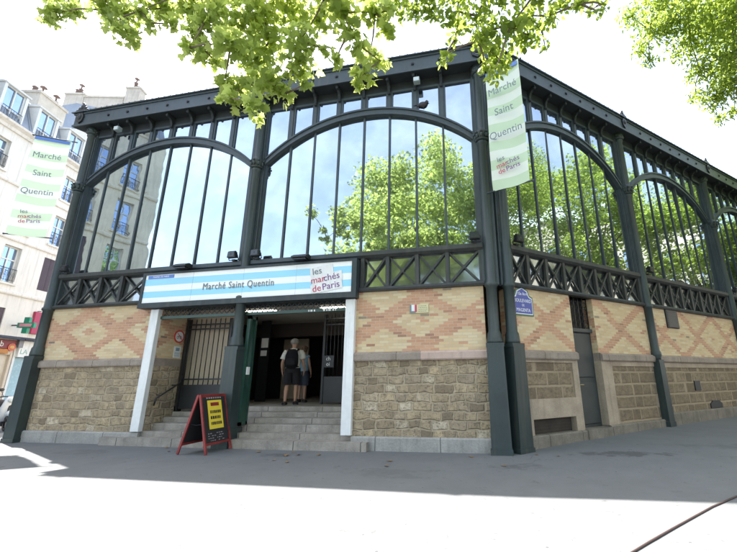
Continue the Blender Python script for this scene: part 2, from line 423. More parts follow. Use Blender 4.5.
# ------------------------------------------------------------------ the market hall
hall = thing('market_hall', 'cast iron and glass market hall with brick and stone base on the street corner', 'market hall')
L0, M0, C0 = -14.02, -7.105, -.18                        # front columns
S0, S1, S2, S3, S4 = .27, 6.43, 12.84, 19.25, 25.66      # side columns
ZL0, ZL1 = 3.79, 4.93                                    # lattice band
ZI, ZSP, ZT = 9.32, 8.02, 10.0                           # arch crown, springing, top of upper panes
FBAYS = [(FR, L0, M0, [L0+1.071+.8*i for i in range(7)]), (FR, M0, C0, [M0+1.047+.8*i for i in range(7)])]
SBAYS = [(SD, S0, S1, [1.08+.716*i for i in range(7)])] + [(SD, a, b, [a+1.055+.716*i for i in range(7)]) for a, b in ((S1,S2),(S2,S3),(S3,S4))]

def arc(a, b, zi, zs, n=28):
    h = (b-a)/2; c = (a+b)/2; r = (h*h+(zi-zs)**2)/(2*(zi-zs)); zc = zi-r
    return lambda s: zc+math.sqrt(max(0, r*r-(s-c)**2))
for bi, (F, a0, b0, mul) in enumerate(FBAYS+SBAYS):
    a, b = a0+.24, b0-.24
    fi = arc(a, b, ZI, ZSP); fo = lambda s: fi(s)+.235
    N = 32; ss = [a+(b-a)*i/N for i in range(N+1)]
    fr = MB(F)
    # arch ring: flat band with a raised outer and inner bead
    for i in range(N):
        s, t = ss[i], ss[i+1]
        fr.prism([(s,fi(s)),(t,fi(t)),(t,fo(t)),(s,fo(s))], -.16, .0)
        fr.prism([(s,fi(s)-.012),(t,fi(t)-.012),(t,fi(t)+.05),(s,fi(s)+.05)], -.14, .035)
        fr.prism([(s,fo(s)-.05),(t,fo(t)-.05),(t,fo(t)+.008),(s,fo(s)+.008)], -.14, .035)
    fr.box(a-.3, a, -.16, .012, ZL1, ZT+.07); fr.box(b, b+.3, -.16, .012, ZL1, ZT+.07)      # jambs
    fr.box(a, a+.05, -.15, -.02, ZL1, ZSP+.1); fr.box(b-.05, b, -.15, -.02, ZL1, ZSP+.1)
    fr.box(a, b, -.158, .01, ZT, ZT+.07)
    for m in mul:                                                            # glazing bars and the posts above the arch
        fr.box(m-.028, m+.028, -.15, -.055, ZL1, fi(m)+.02)
        fr.box(m-.105, m+.105, -.152, .006, fo(m)-.03, ZT+.02)
        fr.box(m-.05, m+.05, -.1, .03, fo(m)-.02, ZT+.05)
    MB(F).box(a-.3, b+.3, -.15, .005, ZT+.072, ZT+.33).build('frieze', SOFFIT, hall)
    win = fr.build('arched_window', IRON, hall)
    E = [a]+mul+[b]
    gl = MB(F); g2 = MB(F)
    for i in range(8):
        s, t = E[i], E[i+1]; tx, tz = random.gauss(0, .006), random.gauss(0, .005)
        if F is SD: tx *= 1.5; tz *= 1.5
        mid = (s+t)/2; P = lambda q, z: (q, -.09+(q-mid)*tx+(z-7)*tz, z)
        gl.face([P(s,ZL1-.02), P(s,fi(s)+.1), P(t,fi(t)+.1), P(t,ZL1-.02)])
        tx, tz = random.gauss(0, .006), random.gauss(0, .006)
        P = lambda q, z: (q, -.035+(q-mid)*tx+(z-9.7)*tz, z)
        g2.face([P(s,fo(s)-.1), P(s,ZT+.03), P(t,ZT+.03), P(t,fo(t)-.1)])
    gl.build('window_glass', GLASS_W if (bi == 0 or bi >= 3) else GLASS, win)
    g2.build('spandrel_glass', GLASS_SP, win)

# lattice band under the glass
def lattice(F, a, b, cells, z0=ZL0, z1=ZL1, lens=False):
    m = MB(F)
    m.sprism([(-.1,z1-.2),(.03,z1-.2),(.10,z1-.14),(.10,z1-.03),(.03,z1),(-.1,z1)], a, b)
    m.sprism([(-.1,z0),(.085,z0),(.115,z0+.05),(.05,z0+.12),(-.1,z0+.12)], a, b)
    lo, hi = z0+.12, z1-.2
    for i, s in enumerate(cells): m.box(s-.05, s+.05, -.06, .03, lo, hi)
    for s, t in zip(cells[:-1], cells[1:]):
        s += .05; t -= .05
        m.bar((s,-.02,lo), (t,-.02,hi), .045, .055); m.bar((s,-.045,hi), (t,-.045,lo), .045, .05)
        if lens:
            for sg in (0, 1):
                pts = [((s if sg else t)+(1 if sg else -1)*.16*math.sin(PI*k/8), -.03, lo+(hi-lo)*k/8) for k in range(9)]
                m.tube(pts, .022, 5)
        c = (s+t)/2, (lo+hi)/2
        m.disc(c, .05, -.06, .012, 8)
    o = m.build('lattice_panel', IRON_D, hall)
    g = MB(F)
    for s, t in zip(cells[:-1], cells[1:]):
        k = random.gauss(0,.02); g.face([(s,-.09+k,lo-.02),(s,-.09-k,hi+.02),(t,-.09-k*.5,hi+.02),(t,-.09+k,lo-.02)])
    g.build('lattice_glass', GLASS_L, o)
fm = FBAYS[0][3]; lattice(FR, L0+.2, -10.3, [L0+.27]+fm[:3]+[-10.35])
rm = FBAYS[1][3]; lattice(FR, -3.62, C0-.16, [-3.55]+rm[4:]+[C0-.22])
m = MB(FR); m.sprism([(-.1,ZL1-.2),(.03,ZL1-.2),(.10,ZL1-.14),(.10,ZL1-.03),(.03,ZL1),(-.1,ZL1)], -10.3, -3.62)
m.build('window_sill', IRON, hall)
for F, a, b, mul in SBAYS: lattice(SD, a+.16, b-.16, [a+.2]+mul+[b-.2], lens=(a > 1))

# walls: plinth, rubble, cap, patterned brick
def wall(F, a, b, bm, sm, cap, back=-.5, pz=.25, holes=None, plinth=True, lowz=-.45):
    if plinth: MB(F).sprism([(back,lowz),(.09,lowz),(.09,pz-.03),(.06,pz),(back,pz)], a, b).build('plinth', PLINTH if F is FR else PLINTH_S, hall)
    if sm: MB(F).box(a, b, back, 0, pz, 2.0).build('rubble_wall', sm, hall)
    if cap: MB(F).sprism([(back,2.0),(.075,2.0),(.095,2.03),(.095,2.17),(.03,2.222),(back,2.222)], a, b).build('cap_course', cap, hall)
    MB(F).box(a, b, back, -.012, 2.222, ZL0).build('brick_wall', bm, hall)
wall(FR, -13.78, -9.72, BRICK_L, STONE_F, CAPST, -1.0)
wall(FR, -3.70, -.38, BRICK_F, STONE_F, None, -.6)
MB(FR).sprism([(-.6,2.0),(.075,2.0),(.095,2.03),(.095,2.17),(.03,2.222),(-.6,2.222)], -3.72, -1.98).build('cap_course', CAPST, hall)
MB(FR).sprism([(-.6,2.0),(.075,2.0),(.10,2.03),(.10,2.175),(.03,2.222),(-.6,2.222)], -1.975, -.38).build('cap_course', CAPPK, hall)
# side: bay one holds the service door and the cellar hatch
wall(SD, .45, 2.62, BRICK_S1, None, CAPST, -.5)
m = MB(SD)
for q in ((.45,.68,-.3,2.0), (2.40,2.62,.25,2.0), (.68,2.40,.60,1.06), (.68,2.40,1.93,2.0), (.68,.80,.25,.60), (2.32,2.40,.25,.60)): m.box(q[0], q[1], -.5, .012, q[2], q[3])
m.build('dressed_stone_frame', FRAMEST, hall)
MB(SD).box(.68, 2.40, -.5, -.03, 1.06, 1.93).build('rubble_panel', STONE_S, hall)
h = MB(SD); h.box(.80, 2.32, -.5, -.16, .06, .60)
h.box(.83, 2.29, -.16, -.14, .11, .57)
for k in range(6): h.box(.86, 2.26, -.14, -.125, .14+k*.07, .165+k*.07)
h.build('cellar_hatch', paint('rusted_hatch', (.040,.032,.024), .85, .5, 3., bump=.4), hall)
wall(SD, 3.62, S1-.1, BRICK_S, None, CAPST, -.5, .30)
m = MB(SD)
for q in ((3.62,3.86,.30,2.0), (3.86,4.12,.30,2.0), (4.12,S1-.1,1.86,2.0)): m.box(q[0], q[1], -.5, .012 if q[0] > 3.7 else .03, q[2], q[3])
m.build('dressed_stone_frame', FRAMEST, hall)
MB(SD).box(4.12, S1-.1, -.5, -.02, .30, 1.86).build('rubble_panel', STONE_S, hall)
for a, b in ((S1,S2),(S2,S3),(S3,S4)):
    a += .1; b -= .1
    wall(SD, a, b, BRICK_S, None, CAPST, -.5, .46)
    m = MB(SD); m.box(a, b, -.5, .012, 1.84, 2.0); m.build('dressed_stone_frame', FRAMEST, hall)
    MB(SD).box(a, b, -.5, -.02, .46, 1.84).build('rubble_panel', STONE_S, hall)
v = MB(SD); v.bbox(7.55, 8.28, -.02, .05, 3.16, 3.80, .02)
for k in range(9): v.box(7.60, 8.23, .03, .062, 3.20+k*.065, 3.225+k*.065)
v.build('vent_grille', BLACK, hall)
MB(SD).box(8.62, 9.0, -.02, .012, 1.08, 1.40).build('small_vent', BLACK, hall)
MB(SD).prism([(9.45,.47),(10.3,.47),(10.3,.62),(10.1,.72),(9.65,.72),(9.45,.62)], -.02, .012).build('small_vent', BLACK, hall)
# service door with its iron transom grille
dr = MB(SD); dr.box(2.62, 3.62, -.5, -.2, .26, 2.86); dr.bbox(2.70, 3.54, -.2, -.17, .34, 1.45, .02); dr.bbox(2.70, 3.54, -.2, -.17, 1.55, 2.78, .02); dr.box(2.62, 3.62, -.2, -.12, 2.80, 2.9)
door = dr.build('service_door', paint('door_grey_green', (.035,.042,.042), .5, .3, 2.), hall)
MB(SD).tube([(2.80,-.17,1.36),(2.80,-.10,1.36),(2.92,-.10,1.36)], .018, 6).build('door_handle', paint('worn_brass', (.35,.28,.16), .4, .3, 5., .8), door)
tg = MB(SD); tg.box(2.62, 3.62, -.45, -.35, 2.9, ZL0)
for i in range(5):
    for j in range(4):
        cx, cz = 2.74+i*.19, 3.02+j*.2
        tg.tube([(cx+.08*math.cos(k*PI/4), -.2, cz+.085*math.sin(k*PI/4)) for k in range(9)], .011, 4, False)
for i in range(6): tg.box(2.64+i*.19, 2.665+i*.19, -.215, -.19, 2.9, ZL0)
tg.build('transom_grille', BLACK, hall)
MB(SD).box(2.60, 3.64, -.5, .13, -.3, .26).build('door_step', PLINTH_S, hall)

# cast iron columns
def column(F, s, zb, zp, w, name='iron_column', d=.06, gz=-.45):
    m = MB(F); pw = w/2
    m.box(s-pw-.02, s+pw+.02, d-pw-.1, d+pw+.02, gz, zb+.12)
    m.prism([(s-pw,zb+.12),(s+pw,zb+.12),(s+pw*.88,zp-.12),(s-pw*.88,zp-.12)], d-pw-.1, d+pw)
    m.box(s-pw*.95, s+pw*.95, d-pw-.1, d+pw*.98, zp-.12, zp-.03)
    m.lathe([(pw*.9,zp-.03),(pw*.9,zp+.03),(.17,zp+.10),(.165,zp+.2),(.135,zp+.26),(.132,ZL0-.06),(.165,ZL0-.04),(.165,ZL0+.03),(.135,ZL0+.06),
             (.128,7.75),(.15,7.78),(.15,7.82),(.13,7.85),(.145,7.95),(.19,8.08),(.20,8.13),(.15,8.16),(.13,8.24),(.125,10.0),(.15,10.03),(.15,10.07),(.13,10.1),(.19,10.24),(.2,10.33)], (s,d,0), 14)
    o = m.build(name, PILLAR, hall)
    c = MB(F)
    for k in range(8):
        t = 2*PI*k/8; r = .17
        c.ell((s+r*math.cos(t), d+r*math.sin(t), 8.0), (.045,.045,.085), 6, 4); c.ell((s+(r+.03)*math.cos(t), d+(r+.03)*math.sin(t), 8.09), (.04,.04,.035), 6, 4)
        c.ell((s+r*.95*math.cos(t), d+r*.95*math.sin(t), 10.2), (.04,.04,.07), 6, 4)
    c.lathe([(.15,7.86),(.20,7.9),(.15,7.93)], (s,d,0), 12)
    c.build('capital', PILLAR, o)
    c = MB(F); c.lathe([(.14,10.1),(.21,10.16),(.16,10.2),(.22,10.32)], (s,d,0), 12)
    for k in range(8): t = 2*PI*k/8; c.ell((s+.17*math.cos(t), d+.17*math.sin(t), 10.2), (.04,.04,.07), 6, 4)
    c.build('capital', PILLAR, o)
    p = MB(F); p.box(s-.20, s+.20, -.14, .035, ZL0, 10.33); p.box(s-.155, s-.115, .03, .06, ZL1, 8.0); p.box(s+.115, s+.155, .03, .06, ZL1, 8.0); p.box(s-.17, s+.17, -.1, .07, 8.15, 10.0)
    p.build('column_backing', IRON, o)
column(FR, L0+.17, -.06, 2.38, .40)
column(FR, C0, -.06, 2.38, .44)
column(SD, S0, -.06, 2.38, .40)
column(FR, M0+.06, .27, 2.48, .41, d=.10)
for s in (S1, S2, S3, S4): column(SD, s, .12, 2.1, .30, d=.05)

# cornice, its brackets and studs
CO = (1-DX)/DY
LP = Vector((-13.87,0)); LD = Vector((.37,.93)).normalized(); LN = Vector((-LD.y, LD.x))
def cf(d): return (CO*d, -d)
def cl(d): return (LP.x-d*(1+LN.y*1)/(-LN.x) if False else LP.x-d*(1+LN.y)/(-LN.x), -d)
def sp(s, d): return (DX*s+DY*d, DY*s-DX*d)
def lp(s, d): q = LP+LD*s+LN*d; return (q.x, q.y)
def band(m, d0, d1, z0, z1, SL=29., LL=30.):
    m.hprism([cl(d0), cl(d1), cf(d1), cf(d0)], z0, z1)
    m.hprism([cf(d0), cf(d1), sp(SL,d1), sp(SL,d0)], z0, z1)
    m.hprism([lp(LL,d0), lp(LL,d1), cl(d1), cl(d0)], z0, z1)
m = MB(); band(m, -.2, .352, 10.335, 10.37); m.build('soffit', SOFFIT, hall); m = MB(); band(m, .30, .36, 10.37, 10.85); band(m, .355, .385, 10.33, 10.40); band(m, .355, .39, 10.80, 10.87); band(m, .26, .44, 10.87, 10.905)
corn = m.build('cornice', IRON, hall)
def profile_bracket(F):
    m = MB(F)
    pr = [(.0,9.93),(.05,9.93),(.085,9.99),(.09,10.08),(.13,10.17),(.20,10.22),(.27,10.235),(.31,10.27),(.31,10.335),(.0,10.335)]
    m.sprism(pr, -.04, .04); m.ell((0,.285,10.25), (.05,.045,.05), 8, 5); m.ell((0,.07,9.95), (.05,.04,.05), 8, 5)
    return m
for F, bays in ((FR, FBAYS), (SD, SBAYS)):
    pb = None; ps = None
    for _, a, b, mul in bays:
        for s in mul:
            base = F @ Vector((s,0,0))
            if pb is None:
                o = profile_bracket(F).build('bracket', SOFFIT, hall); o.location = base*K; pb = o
                q = MB(F).lathe([(0,0)],n=3) if False else MB(F)
                q.disc((0,10.60), .05, .355, .385, 12); q.disc((0,10.60), .028, .38, .40, 10)
                o2 = q.build('rosette', BLACK, hall); o2.location = base*K; ps = o2
            else:
                dup(pb, hall, base); dup(ps, hall, base)
def finial(F, s, sc=1.):
    m = MB(F); d = .39
    m.prism([(s-.24*sc,10.87),(s+.24*sc,10.87),(s+.20*sc,10.97),(s+.11*sc,11.0),(s-.11*sc,11.0),(s-.20*sc,10.97)], d-.10, d+.03)
    for k, (x, z, r) in enumerate(((0,11.14,.12),(-.11,11.06,.08),(.11,11.06,.08),(-.20,10.98,.055),(.20,10.98,.055),(0,11.25,.05))):
        m.ell((s+x*sc, d-.03, 10.87+(z-10.87)*sc), (r*sc, .05, r*sc*1.1), 8, 6)
    m.prism([(s-.13*sc,10.52),(s,10.42),(s+.13*sc,10.52),(s+.16*sc,10.7),(s+.10*sc,10.86),(s-.10*sc,10.86),(s-.16*sc,10.7)], d-.04, d+.02)
    m.ell((s, d+.02, 10.68), (.075*sc,.04,.11*sc), 8, 6)
    m.build('finial', BLACK, hall)
finial(FR, -14.15); finial(FR, M0); finial(FR, -.15, 1.1)
for s in (S1, S2, S3, S4): finial(SD, s, .8)
# gutter teeth seen against the sky
m = MB()
for i in range(60):
    s = -14.2+i*.235
    if s < 0: m.box(s, s+.03, -.44, -.40, 10.905, 10.93)
tm = MB(SD)
for i in range(110): tm.box(.2+i*.25, .23+i*.25, .40, .44, 10.905, 10.93)
m.build('gutter_clips', IRON, corn); tm.build('gutter_clips', IRON, corn)
# roof and the walls nobody sees
r = MB(); pts = [cl(.3), cf(.3), sp(29,.3), lp(30,.3)]; pk = (1.5, 14.5, 14.6)
for i in range(4):
    a, b = pts[i], pts[(i+1) % 4]; r.face([(a[0],a[1],10.88), (b[0],b[1],10.88), pk])
r.build('roof', ZINC, hall)
r = MB(); a, b, c = lp(0,0), lp(29.9,0), sp(28.9,0)
for p, q in ((a,b),(b,c),(sp(S4,0),c)): r.face([(p[0],p[1],-.4),(q[0],q[1],-.4),(q[0],q[1],10.4),(p[0],p[1],10.4)])
r.build('rear_wall', PLASTER3, hall)

# ------------------------------------------------------------------ entrance: steps, posts, porch, hall behind
FZ = .83
YS = [-.25, .05, .36, .67, .98, 1.29]; ZS = [.14, .27, .44, .57, .70, FZ]
XL = [-10.75, -10.55, -9.72, -9.72, -9.72, -9.72]; XR = [-3.25, -3.5, -3.70, -3.70, -3.70, -3.70]
for k in range(6):
    m = MB(FR); y1 = 1.29 if k < 5 else 9.
    if k < 2:
        m.box(XL[k], XR[k], -.08 if k == 0 else -.09, -YS[k], -.4, ZS[k])
        m.box(-9.72, -3.70, -y1-.3, -.085, -.4, ZS[k])
    else: m.sprism([(-y1-.2,ZS[k-1]-.1),(-YS[k],ZS[k-1]-.1),(-YS[k],ZS[k]-.015),(-YS[k]-.015,ZS[k]),(-y1-.2,ZS[k])], XL[k], XR[k])
    m.build('stone_step' if k < 5 else 'hall_floor', STEPST, hall)
po = MB(FR); po.bbox(-9.97, -9.70, -.02, .12, .27, 3.60, .008); po.build('entrance_post', WHITE, hall)
po = MB(FR); po.bbox(-3.955, -3.695, -.02, .12, .27, 3.60, .008); po.build('entrance_post', WHITE, hall)
m = MB(FR); m.box(-9.72, -3.70, -.5, -.02, 3.62, 4.75); m.build('lintel', IRON2, hall)
# rolled scissor grille and green rail under the sign
m = MB(FR)
x = -9.65
while x < -3.75:
    m.bar((x,-.02,3.40),(x+.16,-.02,3.60),.018); m.bar((x+.16,-.035,3.40),(x,-.035,3.60),.018); x += .16
m.build('scissor_grille', BLACK, hall)
GREEN = paint('dark_green_enamel', (.018,.055,.040), .4, .3, 2.)
m = MB(FR); m.box(-9.70, -3.72, -.06, .02, 3.32, 3.40); m.build('green_rail', GREEN, hall)
m = MB(FR)
for g0, ws in ((-5.05, (.05,.08,.05)), (-4.62, (.07,.05,.09,.06,.04))):
    x = g0
    for w in ws: m.box(x, x+w*.75, .02, .024, 3.335, 3.385); x += w*1.25
m.build('rail_lettering', WHITE, hall)
CEIL = paint('porch_ceiling', (.50,.46,.38), .8, .15, .8)
m = MB(FR); m.box(-10.4, -3.4, -4.6, -.1, 3.78, 3.9); m.build('porch_ceiling', CEIL, hall)
TUBE = emit_mat('fluorescent_tube', (1.,.93,.8), 3.0)
for x in (-7.55, -4.95):
    f = MB(FR)
    for k in range(3): f.box(x-.55, x+.55, -1.5-.16*k-.05, -1.5-.16*k, 3.755, 3.782)
    o = f.build('ceiling_light', WHITE, hall)
    t = MB(FR)
    for k in range(3): t.tube([(x-.5,-1.525-.16*k,3.742),(x+.5,-1.525-.16*k,3.742)], .013, 6)
    t.build('light_tube', TUBE, o)
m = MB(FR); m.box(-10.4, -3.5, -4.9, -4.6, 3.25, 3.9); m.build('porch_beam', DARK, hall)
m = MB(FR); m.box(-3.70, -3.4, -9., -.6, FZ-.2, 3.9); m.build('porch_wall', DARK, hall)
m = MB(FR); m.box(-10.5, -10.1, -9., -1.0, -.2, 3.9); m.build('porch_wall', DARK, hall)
BEIGE = paint('beige_panel', (.46,.38,.28), .7, .12, .8)
m = MB(FR); m.box(-10.1, -8.05, -1.35, -1.25, FZ, 3.78); m.build('beige_board', BEIGE, hall)
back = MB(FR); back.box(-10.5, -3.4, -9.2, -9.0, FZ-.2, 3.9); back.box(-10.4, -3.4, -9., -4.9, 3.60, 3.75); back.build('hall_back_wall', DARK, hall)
m = MB(FR); m.box(-9.15, -8.0, -6.0, -5.9, FZ, 3.3); m.build('beige_partition', BEIGE, hall)
m = MB(FR); m.box(-10.1, -9.15, -6.0, -5.9, FZ, 3.3); m.build('dark_doorway', BLACK, hall)
m = MB(FR); m.bbox(-6.6, -5.7, -8.9, -8.8, 1.9, 3.0, .02); m.build('stall_panel', paint('dull_red_panel', (.22,.04,.025), .6, .3, 1.), hall)
m = MB(FR); m.bbox(-5.5, -4.9, -8.7, -8.5, 1.3, 2.3, .02); m.build('stall_panel', paint('green_stall', (.06,.16,.05), .6, .3, 1.), hall)
m = MB(FR); m.bbox(-6.4, -5.2, -8.0, -7.3, FZ, 1.65, .02); m.build('stall_counter', paint('brown_counter', (.10,.055,.03), .6, .3, 1.), hall)
for a, b, z0, z1, mt in ((-4.98,-4.90,1.5,3.0,WHITE), (-4.72,-4.60,1.3,3.1,WHITE), (-4.40,-4.34,1.6,2.9,WHITE), (-5.34,-5.16,1.9,2.7,paint('green_reflection', (.10,.30,.08), .6, .2))):  # white and green strips added to suggest reflections in the glazed door
    MB(FR).box(a, b, -4.3, -4.26, z0, z1).build('reflection_strip', mt, hall)
MB(FR).box(-5.5, -4.2, -4.5, -4.32, FZ, 3.6).build('glazed_door', GLASS_L, hall)
# iron gates
def gate(a, b, y, z0, z1, n, zlow, name, mat, rails):
    g = MB(FR); g.box(a, a+.07, -y-.04, -y+.04, z0, z1+.05); g.box(b-.07, b, -y-.04, -y+.04, z0, z1+.05)
    for z in rails: g.box(a+.05, b-.05, -y-.02, -y+.02, z, z+.045)
    g.box(a+.05, b-.05, -y-.012, -y+.012, z0+.05, zlow)
    for i in range(n):
        x = a+.12+(b-a-.24)*i/(n-1); g.tube([(x,-y,zlow),(x,-y,z1)], .014, 6); g.lathe([(.022,0),(.012,.04),(0,.09)], (x,-y,z1), 6)
    return g.build(name, mat, hall)
gate(-9.66, -8.06, 1.02, .72, 3.40, 9, 1.42, 'iron_gate', BLACK, (1.42, 1.6, 3.12, 3.26))
g = gate(-5.66, -3.72, 2.35, FZ, 3.62, 14, 1.62, 'iron_gate', BLACK, (1.62, 3.3, 3.5))
m = MB(FR); m.box(-6.88, -6.78, -.34, -.02, .44, .52); m.box(-6.88, -6.78, -.34, -.02, 3.22, 3.31); m.box(-6.88, -6.78, -.10, -.02, .44, 3.31); m.box(-6.88, -6.78, -.34, -.27, .44, 3.31)
for i in range(6): m.tube([(-6.83,-.15-.03*i,.5),(-6.83,-.15-.03*i,3.25)], .014, 6)
m.box(-6.87, -6.79, -.3, -.1, .5, 1.35); gg = m.build('green_gate', GREEN, hall)
MB(FR).box(-6.78, -6.74, -.16, -.06, 1.72, 1.92).build('gate_lock', WHITE, gg)
# handrail on the left porch wall
m = MB(FR); m.tube([(-9.60,-.15,.92),(-9.56,-.15,1.12),(-9.56,-.5,1.30),(-9.56,-.92,1.52),(-9.56,-.95,1.75)], .022, 8); m.tube([(-9.72,-.3,1.2),(-9.56,-.3,1.2)], .014, 6); m.tube([(-9.72,-.8,1.46),(-9.56,-.8,1.46)], .014, 6)
m.build('handrail', BLACK, hall)

# ------------------------------------------------------------------ sign board over the entrance
BLUE = (.30,.66,.86); WH = (.84,.86,.86)
SIGNM = stripe_mat('sign_stripes', [(0,WH),(.18,BLUE),(.40,WH),(.61,BLUE),(.84,WH)], .4)
INK = paint('sign_ink', (.16,.20,.22), .6, .1); PURPLE = paint('purple_ink', (.17,.06,.22), .6, .1); RED = paint('red_ink', (.48,.04,.10), .6, .1); BLUEINK = paint('blue_label', (.10,.20,.52), .5, .1); PALE = paint('pale_ink', (.75,.78,.85), .6, .05)
sign = thing('sign_board', 'long blue and white striped sign reading Marche Saint Quentin over the entrance steps', 'sign', None, (-7,-.1,3.77))
def under(parent, o):                                     # keep world placement under a root that is not at the origin
    o.parent = parent; o.matrix_parent_inverse = parent.matrix_basis.inverted(); return o
def U(parent, mb, name, mat): return under(parent, mb.build(name, mat))
def UT(parent, *a, **k): return under(parent, text(*a, None, **k))
m = MB(FR); m.box(-10.31, -3.63, .02, .20, 3.62, 4.68); m.box(-10.31, -3.63, .19, .275, 3.62, 3.765); m.box(-10.31, -3.63, .19, .26, 4.615, 4.68); m.box(-10.31, -10.225, .19, .26, 3.765, 4.615); m.box(-3.765, -3.63, .19, .26, 3.765, 4.615)
U(sign, m, 'sign_frame', IRON2)
m = MB(FR)
XS = [-10.225, -8.6, -6.97, -5.36, -3.765]
for a, b in zip(XS[:-1], XS[1:]):
    a += .002; b -= .002; k = random.gauss(0,.003)
    m.face([(a,.235,3.765),(a,.235+k,4.615),(b,.235-k,4.615),(b,.235,3.765)], [(a,0),(a,1),(b,1),(b,0)])
U(sign, m, 'striped_panel', SIGNM)
UT(sign, 'sign_lettering', 'March\u00e9 Saint Quentin', .28, tframe(FR, -7.12, .245, 4.15), INK, sx=.80, spacing=1.12)
R9 = math.radians(9)
def logo(parent, F, s, d, z, h, rot=R9, patch=True):
    if patch:
        T = tframe(F, s, d, z, rot); q = MB(T); w, g = h*1.22, h*.5
        for k, (zz, ww, oo) in enumerate(((h*.33, w*.75, -.12*h), (0, w, .05*h), (-h*.33, w*1.02, 0))):
            q.face([(oo-ww/2, zz-h*.17, .001*k), (oo+ww/2, zz-h*.17, .001*k), (oo+ww/2, zz+h*.17, .001*k), (oo-ww/2, zz+h*.17, .001*k)])
        U(parent, q, 'logo_patch', WHITE)
    for row, (parts, dz) in enumerate(((( ('les', INK, -.30),), .33), ((('mar', RED, -.30), ('ch\u00e9s', PURPLE, .24)), .0), ((('de', RED, -.38), ('Paris', PURPLE, .18)), -.33))):
        for body, mt, dx in parts:
            A = tframe(F, s, d+.006, z, rot) @ Matrix.Translation((dx*h, dz*h, 0))
            UT(parent, 'logo_lettering', body, h*.36, A, mt, depth=.002)
logo(sign, FR, -4.5, .247, 4.18, .72)
m = MB(FR); m.box(-10.13, -9.25, .236, .244, 4.49, 4.59); U(sign, m, 'city_label', BLUEINK)
UT(sign, 'label_lettering', 'MAIRIE DE PARIS', .075, tframe(FR, -9.69, .247, 4.54), PALE, depth=.002)

# ------------------------------------------------------------------ banners on their brackets
GREENB, PALEB = (.60,.74,.54), (.80,.85,.77)
def band_stops(n):
    st = []
    for i in range(n): st += [(i/n, GREENB if i % 2 == 0 else PALEB)]
    return st
BANM = stripe_mat('banner_stripes', band_stops(13), .6, trans=.12)
def banner(label, p, dirv, w, z0, z1):
    dv = Vector(dirv).normalized(); nv = Vector((dv.y, -dv.x))
    if nv.y > 0: nv = -nv; 
    right = Vector((-nv.y, nv.x)) * 1.                       # reading direction seen from the square
    if right.dot(Vector((1,0))) < 0: right = -right
    F = frame((p[0], p[1], 0), (right.x, right.y), (nv.x, nv.y))
    sg = 1 if right.dot(dv) > 0 else -1
    a, b = (0.04, w) if sg > 0 else (-w, -.04)
    root = thing('street_banner', label, 'banner', 'green striped market banners', (p[0], p[1], z0))
    m = MB(F); n = 14
    for i in range(n):
        for j in range(6):
            P = lambda u, v: (a+(b-a)*u, .07*math.sin(v*5+u*2.2)*(1-v*.8)+.012*math.sin(v*23+u*5)+.02*math.sin(u*7), z0+(z1-z0)*v-.05*math.sin(PI*u)*(1 if v < .5 else 1))
            u0, u1, v0, v1 = j/6, (j+1)/6, i/n, (i+1)/n
            m.face([P(u0,v0),P(u0,v1),P(u1,v1),P(u1,v0)], [(u0,v0),(u0,v1),(u1,v1),(u1,v0)], True)
    U(root, m, 'banner_cloth', BANM)
    for z in (z0, z1):
        m = MB(F); m.tube([(-.12*sg,0,z),((w+.04)*sg,0,z)], .022, 8); m.ell(((w+.05)*sg,0,z), (.035,.035,.035), 8, 5)
        U(root, m, 'bracket_arm', IRON)
    c = (a+b)/2; H = z1-z0
    for body, f, sz in (('March\u00e9', .79, .30), ('Saint', .605, .30), ('Quentin', .42, .30)):
        UT(root, 'banner_lettering', body, sz, tframe(F, c, .105, z0+H*f, math.radians(2)), INK, sx=.86, depth=.002)
    logo(root, F, c, .105, z0+H*.175, .52, math.radians(8), False)
    q = MB(F); q.box(a+.03, b-.03, .04, .05, z1-.17, z1-.05); U(root, q, 'city_label', BLUEINK)
    return root
banner('sunlit green striped Marche Saint Quentin banner beside the street end column, at far left', (-14.72,-.02), (-.83,-.56), 1.06, 6.28, 10.0)
banner('green striped Marche Saint Quentin banner at the tall corner below the leaves', (-.02,-.5), (.93,-.37), .98, 6.08, 9.66)

# ------------------------------------------------------------------ lamps fixed to the ironwork
LENS = paint('lamp_lens', (.5,.55,.55), .15, .1); DLENS = paint('dark_lamp_lens', (.03,.035,.04), .12, .1)
def flood(F, s, d, z, label, lens=False, sc=1., group='black floodlights on the window rail'):
    base = F @ Vector((s, d, z)); r = thing('floodlight', label, 'floodlight', group, tuple(base))
    m = MB(F); m.prism([(s-.13*sc,z+.02),(s+.13*sc,z+.02),(s+.11*sc,z+.20*sc),(s-.11*sc,z+.20*sc)], d+.02, d+.14*sc); m.tube([(s-.11*sc,d+.08,z+.21*sc),(s+.11*sc,d+.08,z+.21*sc)], .02, 6); m.ell((s,d+.06,z+.12*sc), (.12*sc,.10*sc,.10*sc), 8, 6)
    U(r, m, 'lamp_body', BLACK)
    b = MB(F); b.tube([(s-.15*sc,d+.07,z+.12*sc),(s-.15*sc,d+.0,z-.02),(s+.15*sc,d+.0,z-.02),(s+.15*sc,d+.07,z+.12*sc)], .016, 6); b.box(s-.05, s+.05, -.05, d+.02, z-.05, z)
    U(r, b, 'lamp_bracket', BLACK)
    l = MB(F); l.box(s-.10*sc, s+.10*sc, d+.14*sc, d+.15*sc, z+.04, z+.18*sc); U(r, l, 'lamp_glass', DLENS)
flood(FR, -13.42, .12, ZL1+.02, 'black floodlight at the street end of the left window rail')
flood(FR, M0-.32, .14, ZL1+.02, 'black floodlight just left of the middle column above the sign')
flood(FR, M0+.42, .14, ZL1+.02, 'black floodlight just right of the middle column above the sign')
flood(FR, C0-.34, .12, ZL1+.02, 'black floodlight left of the tall corner column')
flood(SD, S0+.36, .12, ZL1+.02, 'black floodlight right of the corner, above the blue street plaque')
